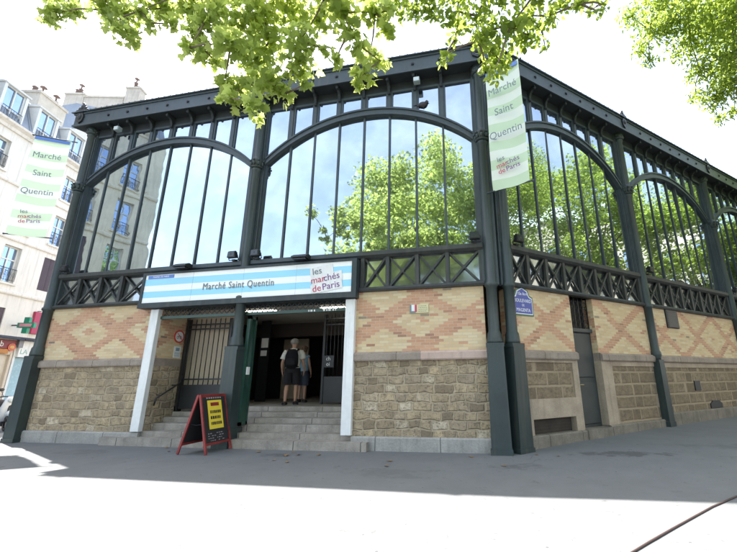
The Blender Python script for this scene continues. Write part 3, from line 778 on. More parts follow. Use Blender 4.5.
flood(SD, S1+.30, .12, ZL1+.02, 'black floodlight by the second column of the side street wall')
flood(SD, S2+.30, .12, ZL1+.02, 'black floodlight by the third column of the side street wall')
def signlamp(s, label):
    r = thing('sign_lamp', label, 'lamp', 'dark lamps above the sign', (s,-.3,4.7))
    m = MB(FR); m.sprism([(.18,4.72),(.46,4.76),(.46,4.80),(.32,4.88),(.18,4.86)], s-.22, s+.22); U(r, m, 'lamp_hood', BLACK)
    m = MB(FR); m.bar((s,.02,4.66),(s,.25,4.80), .05); U(r, m, 'lamp_arm', BLACK)
    m = MB(FR); m.box(s-.19, s+.19, .22, .43, 4.715, 4.735); U(r, m, 'lamp_glass', DLENS)
signlamp(-8.95, 'flat dark lamp over the left half of the striped sign')
signlamp(-5.22, 'flat dark lamp over the right half of the striped sign')
def evlamp(s, z, label):
    r = thing('eave_spotlight', label, 'spotlight', 'small spotlights under the eave', (s,-.3,z))
    m = MB(FR); m.bbox(s-.09, s+.09, .16, .32, z-.09, z+.06, .02); U(r, m, 'lamp_body', paint('pale_lamp_grey', (.30,.36,.36), .4, .1) )
    m = MB(FR); m.box(s-.08, s+.08, .32, .325, z-.08, z+.05); U(r, m, 'lamp_glass', LENS)
    m = MB(FR); m.bar((s,.25,z+.05),(s,.25,z+.2), .03); U(r, m, 'lamp_arm', BLACK)
evlamp(-12.55, 10.06, 'small pale spotlight under the eave of the left window')
evlamp(-1.96, 10.10, 'small pale spotlight under the eave near the corner')
# a pigeon on the arch
pg = MB(FR); px_, pz_ = -1.83, 9.40
pg.ell((px_,.0,pz_+.02), (.13,.075,.085), 10, 7); pg.ell((px_+.12,.0,pz_+.10), (.045,.04,.05), 8, 6); pg.tube([(px_+.08,0,pz_+.04),(px_+.12,0,pz_+.10)], [.06,.04], 8); pg.tube([(px_+.155,0,pz_+.10),(px_+.19,0,pz_+.09)], [.014,.004], 5)
pg.prism([(px_-.26,pz_-.03),(px_-.08,pz_-.03),(px_-.08,pz_+.04),(px_-.26,pz_+.0)], -.03, .03); pg.tube([(px_+.02,.02,pz_-.05),(px_+.02,.02,pz_-.10)], .008, 4); pg.tube([(px_+.02,-.02,pz_-.05),(px_+.02,-.02,pz_-.10)], .008, 4)
tag(pg.build('pigeon', paint('pigeon_grey', (.045,.04,.045), .7, .4, 6.)), 'small dark pigeon perched on the arch of the corner window', 'bird')

# ------------------------------------------------------------------ plaques and small signs
NAVY = paint('enamel_blue', (.035,.065,.30), .3, .1); GRN = paint('enamel_green', (.03,.12,.07), .3, .1)
r = thing('street_name_plaque', 'blue enamel street name plaque with rounded top on the brick beside the corner', 'street sign', None, tuple(SD @ Vector((.76,0,3.1))))
def plq(e, d0, d1): 
    return MB(SD).prism([(.43-e,3.12-e),(1.08+e,3.12-e),(1.08+e,3.52+e),(.98+e,3.56+e),(.92+e,3.70+e),(.755,3.78+e),(.59-e,3.70+e),(.53-e,3.56+e),(.43-e,3.52+e)], d0, d1)
U(r, plq(.045, -.02, .02), 'plaque_border', GRN); U(r, plq(.012, .0, .026), 'plaque_rim', PALE); U(r, plq(-.008, .0, .031), 'plaque_face', NAVY)
for body, sz, z in (('10e Arr\u1d57'.replace('\u1d57','t'), .12, 3.63), ('BOULEVARD', .125, 3.45), ('DE', .085, 3.335), ('MAGENTA', .125, 3.21)):
    UT(r, 'plaque_lettering', body, sz, tframe(SD, .755, .034, z), PALE, sx=.82, depth=.002)
r = thing('wall_plaque', 'small cream wall plaque with red and dark emblem on the patterned brick', 'plaque', None, (-2.02,0,3.17))
U(r, MB(FR).bbox(-2.26, -1.77, -.02, .02, 3.17, 3.39, .004), 'plaque_face', paint('cream_enamel', (.58,.53,.32), .5, .1))
m = MB(FR); m.box(-2.255, -2.21, .0, .024, 3.175, 3.385); m.box(-2.21, -2.10, .0, .024, 3.175, 3.22); U(r, m, 'emblem_dark', INK)
m = MB(FR); m.box(-2.12, -2.07, .0, .025, 3.20, 3.385); U(r, m, 'emblem_red', RED)
m = MB(FR); m.box(-2.205, -2.125, .0, .024, 3.225, 3.385); U(r, m, 'emblem_white', WHITE)
m = MB(FR)
for j in range(4):
    x = -2.03
    while x < -1.82: w = random.uniform(.02,.06); m.box(x, min(x+w,-1.8), .0, .022, 3.205+j*.045, 3.222+j*.045); x += w+.012
U(r, m, 'plaque_lines', paint('faded_ink', (.30,.27,.17), .6, .1))
# the porch wall faces +x: frame with s running back into the porch
PW = frame((-9.72,0,0), (0,1), (1,0))
r = thing('prohibition_sign', 'round red and white no entry for cycles sign on the porch brick', 'sign', None, (-9.7,.8,2.6))
U(r, MB(PW).disc((.78,2.90), .20, -.01, .012, 24), 'sign_rim', paint('sign_red', (.52,.06,.04), .4, .1)); U(r, MB(PW).disc((.78,2.90), .15, .0, .016, 24), 'sign_face', WHITE)
m = MB(PW); m.bar((.68,.018,3.0),(.88,.018,2.80), .035, .006); U(r, m, 'sign_bar', paint('sign_red2', (.52,.06,.04), .4, .1))
m = MB(PW)
for x in (.72,.84): m.tube([(x+.04*math.cos(k*PI/4), .017, 2.87+.04*math.sin(k*PI/4)) for k in range(9)], .006, 4, False)
m.bar((.72,.017,2.87),(.77,.017,2.94),.010); m.bar((.77,.017,2.94),(.84,.017,2.87),.010); U(r, m, 'cycle_symbol', BLACK)
r = thing('notice_sheet', 'white notice sheet under the round sign on the porch brick', 'notice', None, (-9.7,.8,2.25))
U(r, MB(PW).box(.66, .92, -.01, .01, 2.26, 2.60), 'sheet', WHITE)
m = MB(PW); m.box(.72,.86,.01,.013,2.46,2.56); 
for k in range(4): m.box(.69,.89,.01,.013,2.30+k*.035,2.312+k*.035)
U(r, m, 'print', paint('notice_print', (.2,.28,.36), .6, .2))
r = thing('gate_notice', 'white lettered notice hanging on the right hand inner gate', 'notice', None, (-5.3,2.3,1.9))
U(r, MB(FR).box(-5.62, -5.25, -2.31, -2.30, 1.95, 2.32), 'sheet', BLACK)
for b, z in (('ch', 2.22), ('oi', 2.05)): UT(r, 'notice_lettering', b, .17, tframe(FR, -5.44, -2.295, z), WHITE, depth=.002)
r = thing('wall_notice', 'pale notices fixed inside the entrance beside the green gate', 'notice', None, (-8.6,3.5,.83))
U(r, MB(FR).box(-8.72, -8.45, -3.6, -3.58, 2.75, 3.1), 'sheet', WHITE); U(r, MB(FR).box(-8.72, -8.48, -3.6, -3.58, 2.45, 2.65), 'sheet', WHITE)
U(r, MB(FR).box(-8.80, -8.40, -3.66, -3.6, .83, 3.75), 'backing_post', BLACK)

# ------------------------------------------------------------------ the A-board on the pavement
def aboard():
    r = thing('chalkboard_sign', 'red framed black A board with a yellow poster standing before the steps', 'chalkboard', None, (-7.15,-.8,-.05))
    REDW = paint('red_wood', (.24,.03,.028), .5, .45, 3.); BLK = paint('chalkboard', (.018,.018,.020), .7, .3, 2.); YEL = paint('yellow_poster', (.80,.62,.05), .6, .08)
    zt, zb = 1.24, -.05; xt, xb = .025, .37; y0, y1 = -1.14, -.30; cx = -7.10
    for sg, nm in ((1, 'poster_panel'), (-1, 'rear_panel')):
        P = lambda u, v, o=0.: (cx+sg*(xt+(xb-xt)*(1-v)+o), y0+(y1-y0)*u, zb+(zt-zb)*v)
        m = MB(); m.bar(P(0,0),P(0,1), .05, .035, (0,1,0)); m.bar(P(1,0),P(1,1), .05, .035, (0,1,0)); m.bar(P(0,.985),P(1,.985), .035, .06); m.bar(P(0,.16),P(1,.16), .035, .05)
        U(r, m, 'wooden_frame', REDW)
        b = MB()
        for o in (-.006, .006): b.face([P(.03,.16,o),P(.97,.16,o),P(.97,.97,o),P(.03,.97,o)])
        U(r, b, 'board', BLK)
        if sg == 1:
            q = MB(); q.face([P(.22,.40,.012),P(.80,.40,.012),P(.80,.90,.012),P(.22,.90,.012)]); U(r, q, 'yellow_poster', YEL)
            q = MB(); q.face([P(.34,.80,.016),P(.68,.80,.016),P(.68,.86,.016),P(.34,.86,.016)]); U(r, q, 'poster_heading', REDW)
            q = MB()
            for v in (.70, .60, .50):
                u = .30
                while u < .70:
                    w = random.uniform(.03,.07); q.face([P(u,v-.03,.016),P(min(u+w,.74),v-.03,.016),P(min(u+w,.74),v+.022,.016),P(u,v+.022,.016)]); u += w+.018
            U(r, q, 'poster_lines', BLK)
            q = MB(); 
            for v in (.33,.29,.25,.21):
                u = .15
                while u < .85:
                    w = random.uniform(.02,.08)
                    if random.random() < .7: q.face([P(u,v-.008,.009),P(u+w,v-.008,.009),P(u+w,v+.006,.009),P(u,v+.006,.009)])
                    u += w+.03
            for k in range(7): q.face([P(.2+k*.09,.93,.009),P(.26+k*.09,.93,.009),P(.26+k*.09,.955,.009),P(.2+k*.09,.955,.009)])
            U(r, q, 'chalk_lines', paint('chalk', (.30,.28,.30), .9, .3, 8.))
    m = MB(); m.tube([(cx-.19,y0+.04,.6),(cx,y0+.04,.57),(cx+.19,y0+.04,.6)], .006, 5); U(r, m, 'spreader_cord', BLACK)
aboard()

# ------------------------------------------------------------------ people
def skin_obj(name, V, E, R, mat, parent, root=0, sub=2):
    me = bpy.data.meshes.new(name); me.from_pydata(V, E, []); ob = bpy.data.objects.new(name, me); col.objects.link(ob)
    mo = ob.modifiers.new('skin', 'SKIN'); mo.use_smooth_shade = True; mo.branch_smoothing = .6
    for i, rr in enumerate(R):
        sv = me.skin_vertices[0].data[i]; sv.radius = rr if isinstance(rr, tuple) else (rr, rr); sv.use_root = (i == root)
    ob.modifiers.new('sub', 'SUBSURF').levels = sub; ob.modifiers['sub'].render_levels = sub
    dg = bpy.context.evaluated_depsgraph_get(); dg.update()
    m2 = bpy.data.meshes.new_from_object(ob.evaluated_get(dg)); bpy.data.objects.remove(ob)
    m2.name = name; m2.materials.clear(); m2.materials.append(mat)
    m2.polygons.foreach_set('use_smooth', [True]*len(m2.polygons))
    o = bpy.data.objects.new(name, m2); col.objects.link(o); o.parent = parent; return o
IK = 1/K
class RB(MB):                                             # real metres, built under a person
    def __init__(s): super().__init__(Matrix.Diagonal((IK,IK,IK,1)))
def rings(m, R, n=14, cap0=False, cap1=False):
    """loft through elliptical rings (cx,cy,cz,rx,ry)"""
    P = [[(c[0]+c[3]*math.cos(2*PI*k/n), c[1]+c[4]*math.sin(2*PI*k/n), c[2]) for k in range(n)] for c in R]
    for i in range(len(P)-1):
        for k in range(n): m.face([P[i][k],P[i][(k+1)%n],P[i+1][(k+1)%n],P[i+1][k]], None, True)
    if cap0: m.face(P[0][::-1])
    if cap1: m.face(P[-1])
def person(label, loc, rz, skin, hairc, shirtc, shortc, female=False, legs=(.05,-.05), h=1.):
    r = thing('person', label, 'person', None, loc, rz)
    SK = paint('skin_'+shirtc.name, skin, .55, .08, 4.)
    V, E, R = [], [], []
    def add(p, rad, frm=None):
        V.append((p[0]*h, p[1]*h, p[2]*h)); R.append(rad); i = len(V)-1
        if frm is not None: E.append((frm, i))
        return i
    w = .88 if female else 1.
    pel = add((0,0,.95), (.145*w+.01,.11)); bel = add((0,0,1.10), (.14*w,.105), pel); ch = add((0,-.01,1.29), (.155*w,.11), bel); up = add((0,-.02,1.42), (.11*w,.085), ch)
    nk = add((0,-.01,1.515), .052*w, up); hb = add((0,.012,1.585), .07, nk); hd = add((0,.02,1.665), .092, hb); ht = add((0,.012,1.735), .066, hd)
    add((0,.125,1.655), .014, hd); add((.098,.012,1.66), .018, hd); add((-.098,.012,1.66), .018, hd)
    for sg in (1, -1):
        sh = add((.165*w*sg,-.02,1.415), .058*w, up); el = add((.245*w*sg,-.045,1.15), .042*w, sh); fo = add((.262*w*sg,-.01,1.05), .040*w, el)
        wr = add((.268*w*sg,.055,.92), .026, fo); pa = add((.262*w*sg,.085,.85), (.020,.036), wr)
        for k, (dy, ln) in enumerate(((-.028,.055),(-.009,.068),(.010,.072),(.028,.060))):
            a = add((.258*w*sg,.092+dy,.815), .010, pa); b = add((.25*w*sg,.10+dy,.815-ln*.55), .009, a); add((.238*w*sg,.102+dy,.815-ln), .007, b)
        t = add((.245*w*sg,.125,.855), .012, pa); add((.232*w*sg,.145,.82), .009, t)
        st = legs[0 if sg > 0 else 1]
        hp = add((.085*sg,0,.89), .092, pel); kn = add((.098*sg,st*.7+.02,.50), .056, hp); ca = add((.102*sg,st*.9-.02,.36), .054, kn); an = add((.105*sg,st-.03,.095), .034, ca)
        ba = add((.115*sg,st+.06,.045), (.038,.026), an); add((.12*sg,st+.145,.03), (.034,.016), ba)
    skin_obj('body', V, E, R, SK, r, pel)
    # shirt
    m = RB(); rings(m, [(0,0,.93*h,.185*w,.145),(0,0,1.05*h,.178*w,.140),(0,-.005,1.18*h,.182*w,.14),(0,-.01,1.30*h,.196*w,.14),(0,-.015,1.40*h,.19*w,.12),(0,-.02,1.46*h,.13*w,.09),(0,-.015,1.50*h,.072*w,.07)], 18)
    for sg in (1, -1):
        m.tube([(.15*w*sg*h,-.02*h,1.425*h),(.20*w*sg*h,-.03*h,1.33*h),(.238*w*sg*h,-.042*h,1.20*h)] if not female else [(.14*w*sg*h,-.02*h,1.43*h),(.175*w*sg*h,-.022*h,1.39*h)], [.085,.08,.082] if not female else [.07,.066], 12)
    m.build('shirt', shirtc, r)
    m = RB(); rings(m, [(0,0,1.0*h,.178*w,.138),(0,0,.93*h,.19*w,.148),(0,0,.84*h,.195*w,.15)], 18)
    for sg, st in ((1, legs[0]), (-1, legs[1])):
        rings(m, [(.09*sg,0,.88*h,.105,.135),(.097*sg,st*.3+.005,.72*h,.108,.118),(.10*sg,st*.7+.01,.52*h,.105,.108)], 14)
    m.build('shorts', shortc, r)
    m = RB(); n, k = 16, 8
    prof = [(math.sin(PI*.70*i/k), math.cos(PI*.70*i/k)) for i in range(k+1)]
    hr = [[(.104*p*math.cos(2*PI*a/n)*h, (.004+.112*p*math.sin(2*PI*a/n)-(.01 if z < 0 else 0))*h, (1.685+.102*z+(.055*max(0, math.sin(2*PI*a/n)) if z < .3 else 0)-(0.06 if female and math.sin(2*PI*a/n) < 0 and z < 0 else 0))*h) for a in range(n)] for p, z in prof]
    for i in range(k):
        for a in range(n): m.face([hr[i+1][a],hr[i+1][(a+1)%n],hr[i][(a+1)%n],hr[i][a]] if i else [hr[1][a],hr[1][(a+1)%n],hr[0][0]], None, True)
    m.build('hair', paint('hair_'+shirtc.name, hairc, .8, .3, 12.), r)
    for sg in (1, -1):
        e = RB(); e.ell((.034*sg*h,.104*h,1.672*h), (.012,.008,.009), 8, 5); e.build('eye', BLACK, r)
    e = RB(); e.ell((0,.106*h,1.605*h), (.024,.008,.006), 8, 5); e.build('mouth', paint('lips_'+shirtc.name, (.30,.11,.09), .5, .1), r)
    for sg, st in ((1, legs[0]), (-1, legs[1])):
        s = RB(); s.hprism([(.075*sg if sg > 0 else -.155, st-.08),(.155*sg if sg > 0 else -.075, st-.08),(.165*sg if sg > 0 else -.08, st+.10),(.14*sg if sg > 0 else -.105, st+.18),(.105*sg if sg > 0 else -.14, st+.18),(.08*sg if sg > 0 else -.165, st+.10)], .0, .028)
        for y in (st-.05, st+.07): s.tube([(.115*sg+.048*math.cos(PI*k/6), y, .02+(.07 if y < st else .05)*math.sin(PI*k/6)) for k in range(7)], .012, 6)
        s.tube([(.115*sg+.045*math.cos(PI*k/6), st-.045-.045*math.sin(PI*k/6), .065) for k in range(7)], .01, 6)
        s.build('sandal', BLACK, r)
    return r
def fabric(name, c, sc=30.): return paint(name, c, .9, .25, sc/6, spec=.1, bump=.25)
MAN = (-6.50, 2.02, FZ)
man = person('grey haired man in pale shirt and dark shorts, seen from behind in the doorway', MAN, math.radians(17), (.36,.20,.13), (.21,.19,.165), fabric('khaki_shirt', (.56,.55,.47)), fabric('dark_shorts', (.022,.020,.022)), False, (.02,-.10), 1.0)
man.scale = (1.15,1.1,1.03)
bp = thing('backpack', 'black backpack worn by the grey haired man in the doorway', 'backpack', None, (MAN[0], MAN[1], FZ+1.05*IK), math.radians(17))
m = RB(); rings(m, [(0,-.21,-.06,.10,.06),(0,-.225,-.04,.15,.09),(0,-.235,.10,.165,.115),(0,-.225,.28,.155,.10),(0,-.20,.40,.125,.075),(0,-.185,.45,.07,.035)], 16, True, True); m.build('pack', fabric('black_nylon', (.012,.012,.014)), bp)
m = RB(); rings(m, [(0,-.32,0,.10,.03),(0,-.335,.03,.115,.04),(0,-.335,.16,.11,.04),(0,-.32,.2,.09,.02)], 12, True, True); m.build('pocket', fabric('black_nylon_pocket', (.018,.018,.02)), bp)
for sg in (1, -1):
    m = RB(); m.tube([(.10*sg,-.15,.40),(.115*sg,-.06,.455),(.12*sg,.06,.42),(.13*sg,.135,.28),(.15*sg,.11,.10),(.16*sg,-.02,-.02),(.13*sg,-.17,-.02)], [.02,.024,.024,.022,.016,.012,.012], 8); m.build('strap', fabric('black_strap', (.014,.014,.016)), bp)
bp.scale = (1.15,1.1,1.03)
person('person in a sleeveless light blue top and dark shorts half hidden behind the man', (-6.80, 3.3, FZ), math.radians(6), (.36,.21,.14), (.09,.05,.03), fabric('light_blue_top', (.20,.34,.42)), fabric('blue_shorts', (.05,.06,.08)), True, (-.04,.04), .97)

# ------------------------------------------------------------------ houses across the streets
SASH = paint('sash_white', (.60,.61,.60), .5, .1); RAILM = paint('balcony_iron', (.02,.02,.024), .5, .2)
POT = paint('terracotta_pot', (.17,.12,.105), .8, .25, 4.); CHST = plain_stone('chimney_render', (.40,.36,.30), (.58,.53,.45), 1.2, .3)
def house(label, F, s0, s1, depth, zc, wall, cols, floors, shut=(), roof=2.1, dormers=(), setb=.7, chimneys=(), bands=(), shops=True, wwid=.9, name='town_house', roofcol=None, base=-.2, blind=()):
    r = thing(name, label, 'building', None, tuple(F @ Vector(((s0+s1)/2, 0, base))))
    holes = [(c-wwid/2, c+wwid/2, a, b) for c in cols for a, b in floors if (c, a) not in blind]
    m = MB(F); z0 = 3.8 if shops else base
    grid_wall(m, s0, s1, z0, zc, holes, 0., .28)
    m.face([(s0,0,base),(s0,0,zc),(s0,-depth,zc),(s0,-depth,base)]); m.face([(s1,0,base),(s1,-depth,base),(s1,-depth,zc),(s1,0,zc)]); m.face([(s0,-depth,base),(s1,-depth,base),(s1,-depth,zc),(s0,-depth,zc)])
    U(r, m, 'wall', wall)
    m = MB(F); m.sprism([(-.2,zc-.35),(.10,zc-.35),(.14,zc-.2),(.34,zc-.1),(.38,zc),(-.2,zc)], s0, s1)
    for b in bands: m.sprism([(-.1,b),(.07,b),(.10,b+.06),(.10,b+.16),(.03,b+.22),(-.1,b+.22)], s0, s1)
    U(r, m, 'cornice_moulding', wall)
    m = MB(F); zr = zc+roof
    m.sprism([(.20,zc),(-setb,zr),(-depth/2,zr+.8),(-depth+setb,zr),(-depth-.1,zc)], s0, s1)
    for i in range(int((s1-s0)/.6)): s = s0+.3+i*.6; m.bar((s,.20,zc+.02),(s,-setb+.01,zr), .035, .05, (1,0,0))
    m.tube([(s0,-setb,zr+.02),(s1,-setb,zr+.02)], .09, 6)
    rf = U(r, m, 'mansard_roof', roofcol or ZINC)
    for c, a, b in [(c, a, b) for c in cols for a, b in floors if (c, a) not in blind]:
        w = wwid/2
        if (c, a) in shut:
            q = MB(F)
            for x0, x1 in ((c-w, c-.01), (c+.01, c+w)):
                q.box(x0, x1, -.10, -.05, a, b)
                n = int((b-a)/.09)
                for k in range(n): q.box(x0+.05, x1-.05, -.05, -.035, a+.05+k*.09, a+.09+k*.09)
            U(r, q, 'shutter', SHUT)
        else:
            q = MB(F)
            for x in (c-w, c-.035, c+w-.07): q.box(x, x+.07, -.24, -.17, a, b)
            for z in (a, b-.07, a+(b-a)*.62): q.box(c-w, c+w, -.238, -.175, z, z+.07)
            f = U(r, q, 'window', SASH)
            g = MB(F); k1, k2 = random.gauss(0,.012), random.gauss(0,.012)
            g.face([(c-w,-.21+k1,a),(c-w,-.21,b),(c+w,-.21+k2,b),(c+w,-.21,a)])
            o = g.build('pane', GLASS_H); o.parent = f
            if b-a > 1.2:
                q = MB(F); q.tube([(c-w,.03,a+.72),(c+w,.03,a+.72)], .02, 5); q.tube([(c-w,.03,a+.12),(c+w,.03,a+.12)], .014, 5)
                for k in range(9): x = c-w+2*w*k/8; q.tube([(x,.03,a+.12),(x,.03,a+.72)], .009, 4)
                for k in range(4):
                    x = c-w+2*w*(k+.5)/4; q.tube([(x+.07*math.cos(t*PI/3),.03,a+.42+.11*math.sin(t*PI/3)) for t in range(7)], .008, 4)
                U(r, q, 'balcony_rail', RAILM)
            q = MB(F); q.sprism([(-.05,a-.12),(.09,a-.12),(.10,a-.02),(-.05,a)], c-w-.12, c+w+.12); U(r, q, 'window_sill', wall)
    for c, w in dormers:
        q = MB(F); w /= 2; z = zc+.08; t = zr-.15
        q.box(c-w-.14, c-w, -1.2, .12, z, t); q.box(c+w, c+w+.14, -1.2, .12, z, t); q.sprism([(-1.2,t),(.18,t),(.20,t+.08),(-1.2,t+.25)], c-w-.2, c+w+.2); q.box(c-w, c+w, -.1, .12, z, z+.10)
        d = U(r, q, 'dormer', SASH)
        q = MB(F)
        for x in (c-w, c-.03, c+w-.06): q.box(x, x+.06, -.02, .05, z+.1, t)
        q.box(c-w, c+w, -.02, .045, t-.06, t); q.box(c-w, c+w, -.02, .045, z+.5, z+.55)
        q.build('dormer_sash', SASH).parent = d
        g = MB(F); g.face([(c-w,.01,z+.1),(c-w,-.02,t),(c+w,-.0,t),(c+w,.0,z+.1)]); g.build('pane', GLASS_H).parent = d
        q = MB(F); q.tube([(c-w,.17,z+.55),(c+w,.17,z+.55)], .018, 5)
        for k in range(8): q.tube([(c-w+2*w*k/7,.17,z),(c-w+2*w*k/7,.17,z+.55)], .009, 4)
        q.build('dormer_rail', RAILM).parent = d
        for o in d.children: o.matrix_parent_inverse = d.matrix_basis.inverted()
    for a, b, d0, d1, zt, np_ in chimneys:
        q = MB(F); q.box(a, b, d0, d1, zc+.4, zt); q.box(a-.06, b+.06, d0-.06, d1+.06, zt-.18, zt-.02)
        ch = U(r, q, 'chimney_stack', CHST)
        q = MB(F)
        for k in range(np_):
            x = a+(b-a)*(k+.5)/np_; y = (d0+d1)/2; hgt = random.uniform(.4,.75)
            q.lathe([(.13,0),(.11,hgt*.8),(.15,hgt*.84),(.15,hgt),(.08,hgt)], (x,y,zt-.02), 8)
            if random.random() < .4: q.lathe([(.05,hgt),(.05,hgt+.3),(.2,hgt+.34),(.02,hgt+.5)], (x,y,zt), 8)
        if np_: q.build('chimney_pots', POT).parent = ch
    return r
A_COLS = [-5.0,-3.0,-.97,1.26,3.5]; A_FL = [(4.05,5.35),(6.65,8.57),(9.4,11.2),(12.25,13.85)]
hA = house('white plastered house with zinc mansard and plum shutters behind the left banner', FA, -5.9, 5.75, 10, 14.75, PLASTER, A_COLS, A_FL,
      {(1.26,6.65),(-.97,4.05),(-3.0,4.05),(-5.0,9.4)}, 2.0, ((-3.1,1.0),(-1.2,1.0),(.75,1.0)), .55, ((-.75,1.05,-2.6,-1.3,18.7,4),(2.4,3.6,-5,-3.2,18.3,3)), (6.05,8.85,11.7), blind={(1.26,4.05)})
# chimney wall and the taller house further up the street
hB = house('tall white house with blank gable and chimneys rising behind the mansard house', FA, 5.8, 19, 11, 20.8, PLASTER, [7.2,9.4,11.6,13.8,16,18], A_FL+[(15.2,16.9),(18,19.6)], {(9.4,6.65),(11.6,9.4)}, 1.6, (), 2.2,
      ((5.82,6.6,-6.6,-5.1,24.2,3),(5.82,6.25,-5.06,-2.0,23.95,0),(5.82,6.5,-1.95,-.85,24.9,2)), (6.05,8.85,14.7))
hC = house('buff stone corner house with iron balconies, mirrored in the left market window', FA, -15.6, -5.95, 14, 17.2, PLASTER3, [-14.3,-12.4,-10.5,-8.6,-7.0], [(4.3,6.3),(7.2,9.4),(10.3,12.4),(13.3,15.2)], {(-12.4,7.2),(-8.6,10.3)}, 3.0, ((-13.2,1.1),(-10.2,1.1),(-7.6,1.1)), .9, ((-15.4,-14.6,-8,-3,22,4),(-7.2,-6.1,-8,-5,21.4,4)), (6.6,9.8,12.8))
FD2 = frame((31,-14,0), (.25,.968), (-.968,.25))
hD = house('pale long apartment house beyond the side street trees', FD2, -6, 34, 12, 19, PLASTER2, [-4+3.*i for i in range(13)], [(4.2,6.2),(7.4,9.5),(10.6,12.7),(13.8,15.9)], {(-1,7.4),(8,10.6),(17,4.2),(23,13.8),(11,13.8)}, 2.6, (), .9, ((4,6,-6,-4,23,4),(18,20,-6,-4,23,4)), (6.8,10.,13.2,16.8))
FD3 = frame((24,30,0), (.78,.626), (.626,-.78))
# shop front at the foot of the white house
def shop(label, s0, s1, col_, glassx):
    r = thing('shop_front', label, 'shop front', None, tuple(FA @ Vector(((s0+s1)/2,.05,-.2))))
    m = MB(FA); m.box(s0, s1, -.3, -.02, -.2, .45); m.box(s0, s1, -.3, -.0, 3.02, 3.8)
    for x in (s0, (s0+s1)/2-.06, s1-.12): m.box(x, x+.12, -.3, .02, -.2, 3.1)
    U(r, m, 'shop_frame', col_)
    g = MB(FA); g.face([(s0,-.12,.4),(s0,-.1,3.05),(s1,-.11,3.05),(s1,-.12,.4)]); U(r, g, 'shop_window', glassx)
    m = MB(FA); m.sprism([(.0,3.82),(.45,3.78),(.45,3.84),(.0,3.98)], s0, s1); U(r, m, 'shop_awning', paint('awning_black', (.025,.03,.05), .7, .2))
    return r
shop('pale shop front with large window at the foot of the buff corner house', -15.6, -5.95, PLASTER2, GLASS_H)
shop('kebab shop front with pale frame below the red fascia', -5.9, .45, paint('shop_cream', (.55,.47,.38), .6, .1), paint('pale_shop_window', (.55,.50,.42), .4, .15, 1.2))  # window is one opaque pale cream colour
shop('pharmacy shop front with light blue glass', .5, 5.75, paint('shop_white', (.62,.64,.64), .5, .1), paint('pale_blue_glass', (.30,.46,.54), .25, .2, .9))
shop('shop front further up the street behind the market corner', 5.8, 19, PLASTER2, GLASS_H)
r = thing('kebab_sign', 'red fascia sign ending in the white letters ab over the snack bar', 'shop sign', None, tuple(FA @ Vector((-1.2,.1,3.1))))
m = MB(FA); m.bbox(-3.2, .42, .0, .10, 3.30, 3.76, .01); U(r, m, 'sign_panel', paint('dark_red_panel', (.17,.012,.014), .4, .15))
m = MB(FA); m.bbox(-3.2, .10, .0, .11, 3.06, 3.29, .01); U(r, m, 'yellow_strip', paint('orange_panel', (.42,.16,.02), .4, .15))
UT(r, 'sign_lettering', 'kebab', .42, tframe(FA, -.68, .11, 3.53), WHITE, sx=.9)
m = MB(FA); m.disc((.20,3.40), .20, .08, .13, 16); U(r, m, 'round_emblem', paint('emblem_red', (.50,.10,.05), .4, .2)); m = MB(FA); m.ell((.20,.13,3.40), (.13,.03,.10), 10, 6); U(r, m, 'emblem_food', paint('emblem_tan', (.60,.36,.12), .5, .2))
r = thing('white_shop_sign', 'white shop sign with the letters LA CO beside the market corner column', 'shop sign', None, tuple(FA @ Vector((1.2,.1,2.9))))
m = MB(FA); m.bbox(.60, 2.6, .0, .14, 2.92, 3.78, .01); U(r, m, 'sign_panel', WHITE)
UT(r, 'sign_lettering', 'LA CO', .36, tframe(FA, 1.20, .145, 3.20), paint('teal_ink', (.22,.42,.38), .6, .1))
m = MB(FA); m.box(.46, .70, .12, .20, 3.40, 3.84); U(r, m, 'speaker_box', paint('box_grey', (.20,.20,.22), .5, .2))
r = thing('pharmacy_cross', 'green pharmacy cross sticking out from the white house', 'shop sign', None, tuple(FA @ Vector((.03,.6,4.1))))
CRX = frame(tuple(FA @ Vector((.03,0,0))), (FDY,-FDX), (-FDX,-FDY))
m = MB(CRX); 
for o, mt, d in ((0, 'a', .06), ):
    cx, cz, a, b = .75, 4.52, .13, .42
    m.prism([(cx-a,cz-b),(cx+a,cz-b),(cx+a,cz-a),(cx+b,cz-a),(cx+b,cz+a),(cx+a,cz+a),(cx+a,cz+b),(cx-a,cz+b),(cx-a,cz+a),(cx-b,cz+a),(cx-b,cz-a),(cx-a,cz-a)], -.08, .08)
U(r, m, 'green_cross', paint('cross_green', (.02,.22,.13), .35, .2))
m = MB(CRX); m.box(.45, 1.05, .081, .095, 4.44, 4.60); U(r, m, 'display_band', paint('pink_band', (.55,.25,.28), .4, .15))
m = MB(CRX); m.bar((0,0,4.52),(.4,0,4.52), .06); U(r, m, 'bracket_arm', BLACK)
r = thing('hanging_red_sign', 'narrow dark red sign hung on the white house behind the green cross', 'shop sign', None, tuple(FA @ Vector((1.5,.1,4.0))))
m = MB(FA); m.bbox(.98, 1.46, .02, .16, 4.2, 5.42, .01); U(r, m, 'sign_panel', paint('crimson_panel', (.34,.02,.07), .4, .15))
m = MB(FA); m.bar((1.22,-.05,5.47),(1.22,.2,5.47), .04); U(r, m, 'bracket_arm', BLACK)

